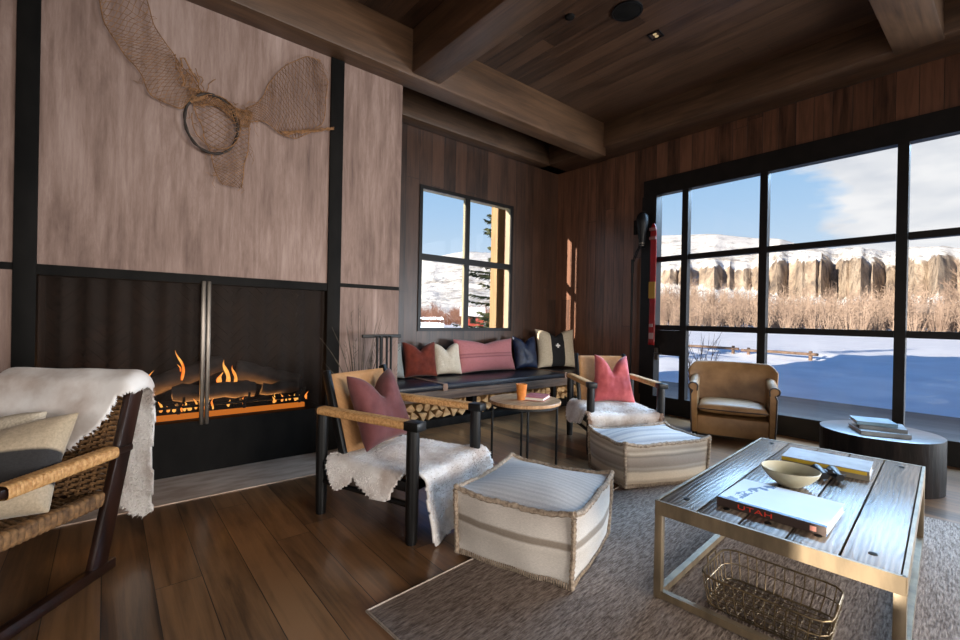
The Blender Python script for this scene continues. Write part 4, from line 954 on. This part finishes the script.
pg = empty('dried_grass_plant', (1.79, 3.83, 0)); tag(pg, 'wispy dried grass in a dark pot behind the fire tools', 'plant')
m = MB(); m.lathe([(0, 0), (.07, 0), (.095, .12), (.10, .24), (.09, .24), (.085, .13), (0, .12)], 28); m.build('pot', DARKMETAL, pg)
m = MB(); rr = random.Random(8)
for k in range(36):
    th = rr.uniform(0, 6.28); L = rr.uniform(.65, 1.18); sp_ = rr.uniform(.03, .30); pts = []
    for i in range(7):
        u = i/6; pts.append((.05*math.cos(th)+sp_*math.cos(th)*u*u*1.2, min(.09, (.05*math.sin(th)+sp_*math.sin(th)*u*u*.5)), .14+L*u*(1-.12*u*(sp_*3))))
    m.tube(pts, [.0032]*4+[.0028, .002, .001], 4)
    if k % 4 == 0:
        for q in range(5): e = Vector(pts[-1])-Vector((0, 0, .035*q)); m.tube([e, e+Vector((rr.uniform(-.03, .03), rr.uniform(-.02, .01), .03))], [.003, .001], 3)
m.build('blades', DRY, pg)

# ------------------------------------------------------------------ round side table
tb = empty('side_table', (2.63, 2.58, 0), R(8)); tag(tb, 'round pale oak side table on thin black legs between the safari chairs', 'table')
m = MB(); m.lathe([(0, .525), (.275, .525), (.288, .530), (.29, .538), (.29, .550), (.286, .555), (0, .555)], 64); m.build('tabletop', OAKTOP, tb)
m = MB(); m.lathe([(.262, .508), (.272, .508), (.272, .525), (.262, .525)], 48); m.build('rim', DARKMETAL, tb)
for a in (140, 320, 50, 230):
    m = MB(); x, y = .262*math.cos(R(a-8)), .262*math.sin(R(a-8)); m.tube([(x, y, 0), (x, y, .51)], .009, 10); m.build('leg', DARKMETAL, tb)
cu = empty('tumbler', (2.60, 2.59, .555)); tag(cu, 'orange tumbler standing on the round side table', 'cup')
m = MB(); m.lathe([(0, 0), (.034, 0), (.045, .122), (.046, .125), (.043, .125), (.031, .008), (0, .008)], 32)
m.build('body', simple('orange_glaze', srgb(196, 112, 44), srgb(228, 150, 78), 14, rough=.35, bmp=.02), cu)
def book(name, label, w, d, h, loc, rz, cover, cat='book', group=None, spine=None, tilt=0):
    """w across (spine along y on the -x side), d along the spine"""
    t = empty(name, loc, rz); tag(t, label, cat, group)
    m = MB(); m.bx(-w/2, w/2, -d/2, d/2, 0, .003); m.bx(-w/2, w/2, -d/2, d/2, h-.003, h); m.build('cover', cover, t)
    m = MB(); m.bx(-w/2-.002, -w/2+.003, -d/2, d/2, 0, h); m.build('spine', spine or cover, t)
    m = MB(); m.bx(-w/2+.003, w/2-.006, -d/2+.005, d/2-.005, .003, h-.003); m.build('pages', PAPER, t); return t
book('book', 'dusty pink book lying on the round side table', .17, .23, .026, (2.735, 2.545, .556), R(-62), simple('pink_cover', srgb(150, 72, 76), srgb(190, 112, 112), 20, rough=.6, bmp=.05))

# ------------------------------------------------------------------ poufs
def pouf(name, label, loc, rz, w, d, h, side, top, seam, seed, fringe):
    t = empty(name, loc, rz); tag(t, label, 'pouf', 'woven wool floor poufs')
    n = 25; sd = seed*5.1
    def P(a, b, c):      # a,b,c in -1..1 on the cube surface
        bul = .045
        x = a*w/2; y = b*d/2; z = h/2+c*h/2
        if abs(a) == 1: x += a*bul*(1-b*b)*(1-c*c)
        if abs(b) == 1: y += b*bul*(1-a*a)*(1-c*c)
        if c == 1: z += .050*(1-abs(a)**2.5)*(1-abs(b)**2.5)-.014*(1-(a*b)**4)
        e = 1-max(0, abs(a)**6+abs(b)**6-1)*.02
        nz = .008*noise.noise(Vector((x*7, y*7, z*7+sd)))
        s_ = 1-.03*(1-c*c)*0+(-.03 if c == -1 else 0)
        x *= s_+.02*c; y *= s_+.02*c
        return Vector((x+nz, y+nz*.7, max(0, z+nz*.8*(0 if c == -1 else 1)+(.014*(a*a*b*b)**2 if c == 1 else 0))))
    m = MB()
    for s_ in (-1, 1):
        m.grid(lambda u, v: P(s_, 2*u-1, 2*v-1), n, n); m.grid(lambda u, v: P(2*u-1, s_, 2*v-1), n, n)
    m.grid(lambda u, v: P(2*u-1, 2*v-1, -1), n, n); bmesh.ops.remove_doubles(m.b, verts=m.b.verts, dist=.0005); m.build('body', side, t, smooth=70)
    m = MB(); m.grid(lambda u, v: P(2*u-1, 2*v-1, 1)+Vector((0, 0, .001)), n, n); o = m.build('top_panel', top, t, smooth=70)
    m = MB(); rr = random.Random(seed)
    def edge(f, r=.0135, up=.0):
        pts = [f(-1+2*i/40) for i in range(41)]
        m.tube([p+Vector((.003*noise.noise(p*30), .003*noise.noise(p*31+Vector((4, 0, 0))), .004*noise.noise(p*29))) for p in pts], [r*(1+.18*math.sin(i*2.1)) for i in range(41)], 7)
    ex = 1.012
    def Q(p): return Vector((p.x*1.018, p.y*1.018, p.z+.004))
    for s_ in (-1, 1):
        edge(lambda u: Q(P(u, s_, 1))); edge(lambda u: Q(P(s_, u, 1)))
        for q in (-1, 1): edge(lambda u: Q(P(s_, q, u*.98)) if True else 0, .012)
    m.build('seam', seam, t)
    m = MB()
    for k in range(52):
        u = -1+2*(k+.5)/52
        for a, b in ((-1, u), (1, u), (u, -1), (u, 1)):
            p = P(a, b, -.82); o_ = Vector((a if abs(a) == 1 else 0, b if abs(b) == 1 else 0, 0))*.006
            m.tube([p+o_, P(a, b, -.90)+o_*1.6, P(a, b, -.985)+o_*1.4], .0042, 4)
    m.build('stitching', seam, t)
    return t
def place_rect(A, ex, ey, w, d): return (A[0]+ex[0]*w/2+ey[0]*d/2, A[1]+ex[1]*w/2+ey[1]*d/2)
a1 = R(-70); c1 = (1.385+.30*math.cos(a1)+.31*math.cos(R(20)), 1.815+.30*math.sin(a1)+.31*math.sin(R(20)))
pouf('pouf', 'cream wool pouf with a grey striped side on the rug in front', (*c1, .012), R(20), .62, .60, .325, POUF, POUFTOP, SEAM, 1, True)
a2 = R(-22); c2 = (2.85+.36*math.cos(a2)+.23*math.cos(R(68)), 1.79+.36*math.sin(a2)+.23*math.sin(R(68)))
pouf('pouf', 'tan and grey banded wool pouf in front of the coral pillow chair', (*c2, .012), R(-22), .72, .47, .315, POUFB, POUFBTOP, SEAM, 2, True)

# ------------------------------------------------------------------ rug
RA = R(4.6); rg = empty('area_rug', (.83, 1.68, 0), RA); tag(rg, 'large brown and grey woven rug under the coffee table', 'rug')
m = MB(); m.bx(0, 3.05, -3.0, 0, .0, .011, bev=.003); m.build('rug_field', RUG, rg)
m = MB(); m.tube([(0, 0, .007), (3.05, 0, .007), (3.05, -3.0, .007), (0, -3.0, .007)], .0075, 8, closed=True); m.build('binding', simple('rug_binding', srgb(172, 158, 144), srgb(200, 186, 172), 60, rough=.9, bmp=.3), rg)

# ------------------------------------------------------------------ coffee table
TA = R(4.3); tw, td, tz = 1.60, .79, .43; TC = (2.675, .674)
ct = empty('coffee_table', (*TC, .012), TA); tag(ct, 'low coffee table with weathered planks in a bronze metal frame', 'table'); tz -= .012
np_ = 5; pw = (td-.02)/np_
for k in range(np_):
    m = MB(); y0 = -td/2+.01+k*pw; m.bx(-tw/2+.01, tw/2-.01, y0+.0025, y0+pw-.0025, tz-.035, tz, bev=.004); m.build('plank', TABLEW, ct)
m = MB()
m.bx(-tw/2, tw/2, -td/2-.004, -td/2+.008, tz-.058, tz+.001); m.bx(-tw/2, tw/2, td/2-.008, td/2+.004, tz-.058, tz+.001); m.bx(-tw/2-.004, -tw/2+.008, -td/2, td/2, tz-.058, tz+.001); m.bx(tw/2-.008, tw/2+.004, -td/2, td/2, tz-.058, tz+.001)
m.build('frame_band', BRASS, ct)
for sx_ in (-1, 1):
    for sy in (-1, 1):
        m = MB(); m.box((sx_*(tw/2-.013), sy*(td/2-.013), (tz-.05)/2), (.032, .032, tz-.05), None, bev=.002); m.build('leg', BRASS, ct)
    m = MB(); m.bx(sx_*(tw/2-.013)-.014, sx_*(tw/2-.013)+.014, -td/2+.03, td/2-.03, .004, .034); m.build('floor_rail', BRASS, ct)
    m = MB(); m.bx(-tw/2+.03, tw/2-.03, sx_*(td/2-.013)-.014, sx_*(td/2-.013)+.014, .004, .034); m.build('floor_rail', BRASS, ct)
for k in range(np_):
    for sx_ in (-1, 1):
        m = MB(); m.lathe([(0, .004), (.011, .0035), (.013, 0), (0, 0)], 14, c=(sx_*(tw/2-.11-.02*(k % 2)), -td/2+.01+(k+.5)*pw, tz)); m.build('bolt_head', STEEL, ct)
def tl(x, y, z): return (TC[0]+x*math.cos(TA)-y*math.sin(TA), TC[1]+x*math.sin(TA)+y*math.cos(TA), z)
# large book
m_, t_, p_ = new_mat('winter_cover_print')
v = coords(t_, (1, 1, 1)); s3 = t_.nodes.new('ShaderNodeSeparateXYZ'); t_.links.new(v, s3.inputs[0])
n1 = tnoise(t_, v, 9, 5); n2 = tnoise(t_, v, 26, 4)
base = ramp(t_, [(.0, srgb(216, 230, 246)), (1, srgb(238, 244, 252))], n1)
edge_ = math_(t_, 'LESS_THAN', math_(t_, 'ADD', s3.outputs[0], math_(t_, 'MULTIPLY', n1, .02)), -.138)
base = mixc(t_, edge_, base, srgb(64, 112, 170))
tw_ = math_(t_, 'MULTIPLY', math_(t_, 'LESS_THAN', math_(t_, 'ABSOLUTE', math_(t_, 'SUBTRACT', math_(t_, 'ADD', s3.outputs[1], math_(t_, 'MULTIPLY', s3.outputs[0], .25)), math_(t_, 'ADD', .055, math_(t_, 'MULTIPLY', n1, .10)))), .020), math_(t_, 'GREATER_THAN', n2, .46))
base = mixc(t_, tw_, base, srgb(40, 74, 128)); t_.links.new(base, p_.inputs['Base Color']); p_.inputs['Roughness'].default_value = .25
bk = book('photo_book', 'large photo book with a snowy white and blue cover near the table edge', .335, .375, .034, (2.19, .643, .4312), R(2.5), m_, spine=flat('dark_spine', srgb(62, 46, 40), .5))
fc = bpy.data.curves.new('spine_title', 'FONT'); fc.body = 'UTAH'; fc.size = .026; fc.extrude = .0008; fc.align_x = 'CENTER'; fc.align_y = 'CENTER'; fc.space_character = 1.08
fo_ = bpy.data.objects.new('spine_title', fc); COL.objects.link(fo_); fo_.parent = bk; fc.materials.append(flat('red_title_ink', srgb(226, 62, 44), .5)); fo_['label'] = 'red title lettering'
fo_.matrix_basis = Matrix.Translation((-.335/2-.0032, .045, .016)) @ Matrix(((0, 0, -1, 0), (-1.75, 0, 0, 0), (0, 1, 0, 0), (0, 0, 0, 1)))
m = MB(); m.bx(-.335/2-.0035, -.335/2-.0015, -.158, -.138, .008, .026); m.build('spine_mark', flat('pale_red_mark', srgb(222, 150, 136), .5), bk)
bpy.context.view_layer.update()
me_ = bpy.data.meshes.new_from_object(fo_.evaluated_get(bpy.context.evaluated_depsgraph_get())); me_.name = 'spine_title'
ft2 = bpy.data.objects.new('spine_title', me_); COL.objects.link(ft2); ft2.parent = bk; ft2.matrix_basis = fo_.matrix_basis.copy(); ft2['label'] = 'red title lettering'; bpy.data.objects.remove(fo_)
bw_ = empty('bowl', (2.535, .705, .4312)); tag(bw_, 'pale cream ceramic bowl on the coffee table', 'bowl')
m = MB(); m.lathe([(0, 0), (.05, 0), (.062, .006), (.105, .030), (.138, .060), (.150, .082), (.146, .084), (.132, .062), (.10, .036), (.05, .014), (0, .012)], 56, sx=.80, sy=.80)
m.build('body', simple('cream_glaze', srgb(186, 178, 150), srgb(206, 200, 176), 8, rough=.4, bmp=.03), bw_)
YEL = flat('yellow_spine', srgb(206, 172, 48), .45)
b2 = book('grey_book', 'thick grey book with a bright yellow spine at the back of the coffee table', .25, .37, .046, (3.035, .675, .4312), R(6), simple('silver_cover', srgb(150, 154, 160), srgb(186, 190, 196), 10, rough=.3, bmp=.02), spine=simple('grey_spine', srgb(112, 104, 90), srgb(140, 130, 112), 12, rough=.5, bmp=.02))
m = MB(); m.bx(-.1285, -.1265, -.175, .185, .026, .043); m.build('yellow_stripe', YEL, b2)
# binoculars
bi = empty('binoculars', (2.80, .615, .4312), R(30)); tag(bi, 'small black binoculars between the bowl and the grey book', 'binoculars')
for sy in (-1, 1):
    m = MB(); m.tube([(-.055, sy*.032, .028), (-.02, sy*.032, .028), (.0, sy*.032, .028), (.05, sy*.034, .028), (.06, sy*.034, .028)], [.017, .018, .021, .027, .027], 18); b_ = m.build('barrel', flat('black_rubberised', srgb(20, 21, 24), .4), bi)
    m = MB(); m.lathe([(0, 0), (.021, .001), (.022, .003), (0, .005)], 18); m.xf(Matrix.Translation((.059, sy*.034, .028)) @ Matrix.Rotation(R(90), 4, 'Y')); m.build('lens', flat('lens_glass', srgb(60, 84, 120), .08), b_)
m = MB(); m.bx(-.03, .02, -.02, .02, .03, .045, bev=.005); m.cyl((-.03, 0, .048), (.0, 0, .048), .009, n=14); m.build('bridge', DARKMETAL, bi)
m = MB(); m.tube([(-.04, .04, .04), (-.02, .07, .03), (.05, .09, .008), (.11, .07, .004), (.13, .0, .004), (.08, -.07, .006), (-.0, -.07, .03), (-.04, -.04, .04)], .0035, 6); m.build('neck_strap', DARKMETAL, bi)

# wire basket under the table
wb = empty('wire_basket', (2.13, .655, .012), TA); tag(wb, 'bronze wire basket on the rug under the coffee table', 'basket')
WIRE = simple('bronze_wire', srgb(96, 82, 62), srgb(140, 120, 90), 20, rough=.4, metal=.7, bmp=0)
def rr_pt(u, hx, hy, r):
    pts = []
    per = [(hx-r, hy-r, 0), (-hx+r, hy-r, 90), (-hx+r, -hy+r, 180), (hx-r, -hy+r, 270)]
    out = []
    for cx, cy, a0 in per:
        for k in range(7): out.append((cx+r*math.cos(R(a0+15*k)), cy+r*math.sin(R(a0+15*k))))
    return out
def resample(P, n):
    P = P+[P[0]]; L = [0]
    for a, b in zip(P, P[1:]): L.append(L[-1]+math.dist(a, b))
    out = []; j = 0
    for k in range(n):
        s_ = L[-1]*k/n
        while L[j+1] < s_: j += 1
        f = (s_-L[j])/(L[j+1]-L[j]); out.append(tuple(a+(b-a)*f for a, b in zip(P[j], P[j+1])))
    return out
hx, hy = .165, .225
top_ = resample(rr_pt(0, hx, hy, .06), 40); mid_ = resample(rr_pt(0, hx*.97, hy*.97, .06), 40); bot_ = resample(rr_pt(0, hx*.9, hy*.92, .055), 40)
m = MB(); m.tube([(x, y, .128) for x, y in top_], .0042, 7, closed=True); m.build('rim', WIRE, wb)
m = MB(); m.tube([(x, y, .07) for x, y in mid_], .0028, 6, closed=True); m.tube([(x, y, .006) for x, y in bot_], .0035, 6, closed=True); m.build('hoop', WIRE, wb)
m = MB()
for a, b, c in zip(top_, mid_, bot_): m.tube([(*a, .128), (*b, .07), (*c, .012), (c[0]*.96, c[1]*.96, .005)], .0024, 5)
m.build('upright', WIRE, wb)
m = MB()
for k in range(-7, 8): m.tube([(-hx*.88, k*.027, .005), (hx*.88, k*.027, .005)], .0022, 5)
for k in range(-4, 5): m.tube([(k*.034, -hy*.9, .008), (k*.034, hy*.9, .008)], .0022, 5)
m.build('base_grid', WIRE, wb)
for s_ in (-1, 1):
    m = MB(); m.tube([(-.05, s_*hy, .128), (-.045, s_*(hy+.004), .155), (.045, s_*(hy+.004), .155), (.05, s_*hy, .128)], .004, 7); m.build('handle', WIRE, wb)

# ------------------------------------------------------------------ club chair
CC, AC = (5.17, 1.985), R(202)
cc_ = empty('leather_armchair', (*CC, 0), AC); tag(cc_, 'camel leather club armchair with rolled arms by the big window', 'armchair')
# local: x front, y left; width .80, depth .62
for sx_ in (-1, 1):
    for sy in (-1, 1):
        m = MB(); m.tube([(sx_*.24, sy*.32, 0), (sx_*.24, sy*.32, .06)], [.018, .024], 10); m.build('foot', BLACKW, cc_)
m = MB(); m.bx(-.28, .288, -.30, .30, .05, .240, bev=.015); m.build('seat_base', CLUB, cc_)
m = MB(); m.grid(lambda u, v: (-.22+.52*u+.012*math.sin(PI*v)*(u > .5), -.272+.544*v, .26), 3, 3); m.b.free(); m = MB()
def cush(u, v, top):
    a, b = 2*u-1, 2*v-1; e = (1-abs(a)**5)**.35*(1-abs(b)**5)**.35 if abs(a) < 1 and abs(b) < 1 else 0
    x = .045+.265*a; y = .296*b; x += .018*(1-b*b)*(a > 0)*a
    return (x, y, (.318+.062*e+.012*(1-a*a)*(1-b*b)) if top else (.318-.05*e))
m.grid(lambda u, v: cush(u, v, True), 25, 25); m.grid(lambda u, v: cush(u, v, False), 25, 25); bmesh.ops.remove_doubles(m.b, verts=m.b.verts, dist=.0005); m.build('seat_cushion', CLUB, cc_, smooth=80)
m = MB(); m.tube([(.045+.27*math.copysign(1, 1)+.018*(1-b*b),   .290*b, .318) for b in [-1+.1*i for i in range(21)]], .006, 6); m.build('cushion_piping', PIPING, cc_)
for sy in (-1, 1):
    # arm: profile in (y,z) swept along x ; scroll top
    prof = []
    yo, yi = .335, .27
    pr = [(.298, .06), (.298, .50)]
    for k in range(13): a = R(180-22*k); pr.append((.338+.046*math.cos(a), .545+.042*math.sin(a)))
    pr += [(.362, .46), (.356, .25), (.348, .06)]
    m = MB(); xs = [-.28, -.2, -.1, 0, .1, .2, .262, .285, .292]; rows = []
    for i, x in enumerate(xs):
        sh_ = 1 if i < 6 else (.985 if i == 6 else (.95 if i == 7 else .86)); dip = -.05*max(0, (.10-x)/.38)**1.5
        cy, cz = .335, .35
        rows.append([m.b.verts.new((x, sy*(cy+(y-cy)*sh_), cz+(z-cz)*(1-(1-sh_)*.25)-dip*(z > .4))) for y, z in pr])
    n = len(pr)
    for A, B in zip(rows, rows[1:]):
        for j in range(n): m.b.faces.new((A[j], A[(j+1) % n], B[(j+1) % n], B[j]))
    m.b.faces.new(rows[0]); m.b.faces.new(rows[-1]); a_ = m.build('arm', CLUB, cc_, smooth=50)
    m = MB(); m.tube([(.294, sy*(.335+(y-.335)*.88), .35+(z-.35)*.972-.0) for y, z in pr[1:]], .0065, 6); m.build('arm_piping', PIPING, a_)
# back: curved shell, thick, rising in the middle
m = MB()
def backs(u, v, front):
    b = 2*u-1; y = (.375+.035*v)*b; wrap = .09*abs(b)**5
    h = .20+(.775-.012*abs(b)**2-.085*max(0, (abs(b)-.78)/.22)**2-.20)*v
    rec = -.075*v
    if front: x = -.205+wrap+rec+.035*math.sin(PI*v)*(1-b**4)*.6-.02*max(0, v-.85)/.15
    else: x = -.315+wrap*.95+rec*.45
    return (x, y, h)
nu, nv = 31, 18
G = [[[m.b.verts.new(backs(i/(nu-1), j/(nv-1), f_)) for j in range(nv)] for i in range(nu)] for f_ in (True, False)]
for g_ in G:
    for i in range(nu-1):
        for j in range(nv-1): m.b.faces.new((g_[i][j], g_[i+1][j], g_[i+1][j+1], g_[i][j+1]))
for i in range(nu-1):
    for j in (0, nv-1): m.b.faces.new((G[0][i][j], G[0][i+1][j], G[1][i+1][j], G[1][i][j]))
for j in range(nv-1):
    for i in (0, nu-1): m.b.faces.new((G[0][i][j], G[0][i][j+1], G[1][i][j+1], G[1][i][j]))
cc_.scale = (1.0, 1.07, 1.0)
o = m.build('backrest', CLUB, cc_, smooth=60); b_ = o.modifiers.new('b', 'BEVEL'); b_.width = .03; b_.segments = 4; b_.limit_method = 'ANGLE'; b_.angle_limit = R(50)

# ------------------------------------------------------------------ stump table and its books
sm_ = empty('stump_table', (4.66, .71, 0)); tag(sm_, 'charred black tree stump table beside the big window', 'table')
m = MB()
def stump(u, v):
    th = 2*PI*u; r = .37*(1+.018*noise.noise(Vector((math.cos(th)*2.5, math.sin(th)*2.5, v*.8)))+.008*noise.noise(Vector((math.cos(th)*9, math.sin(th)*9, v)))); return (r*math.cos(th), r*math.sin(th), .388*v)
m.grid(stump, 72, 8, wrapu=True); m.build('trunk', STUMPSIDE, sm_)
m = MB(); c = m.b.verts.new((0, 0, .392)); ring = [m.b.verts.new(stump(i/72, 1)) for i in range(72)]; ring2 = [m.b.verts.new((v_.co.x*.975, v_.co.y*.975, .392)) for v_ in ring]
for i in range(72): m.b.faces.new((ring[i], ring[(i+1) % 72], ring2[(i+1) % 72], ring2[i])); m.b.faces.new((ring2[i], ring2[(i+1) % 72], c))
m.build('top', STUMPTOP, sm_)
SB = 'books stacked on the stump'
book('book', 'lowest and widest pale grey book of the stack on the stump', .30, .29, .030, (4.55, .70, .393), R(26), simple('pale_grey_cover', srgb(112, 118, 124), srgb(142, 148, 152), 8, rough=.4, bmp=.02), group=SB)
book('book', 'middle grey book of the stack on the stump', .25, .27, .026, (4.60, .69, .424), R(14), simple('slate_cover', srgb(96, 100, 104), srgb(124, 130, 134), 8, rough=.4, bmp=.02), group=SB)
book('book', 'topmost blue grey book of the stack on the stump', .23, .24, .026, (4.60, .74, .451), R(22), simple('blue_grey_cover', srgb(92, 122, 142), srgb(122, 152, 170), 8, rough=.35, bmp=.02), group=SB)
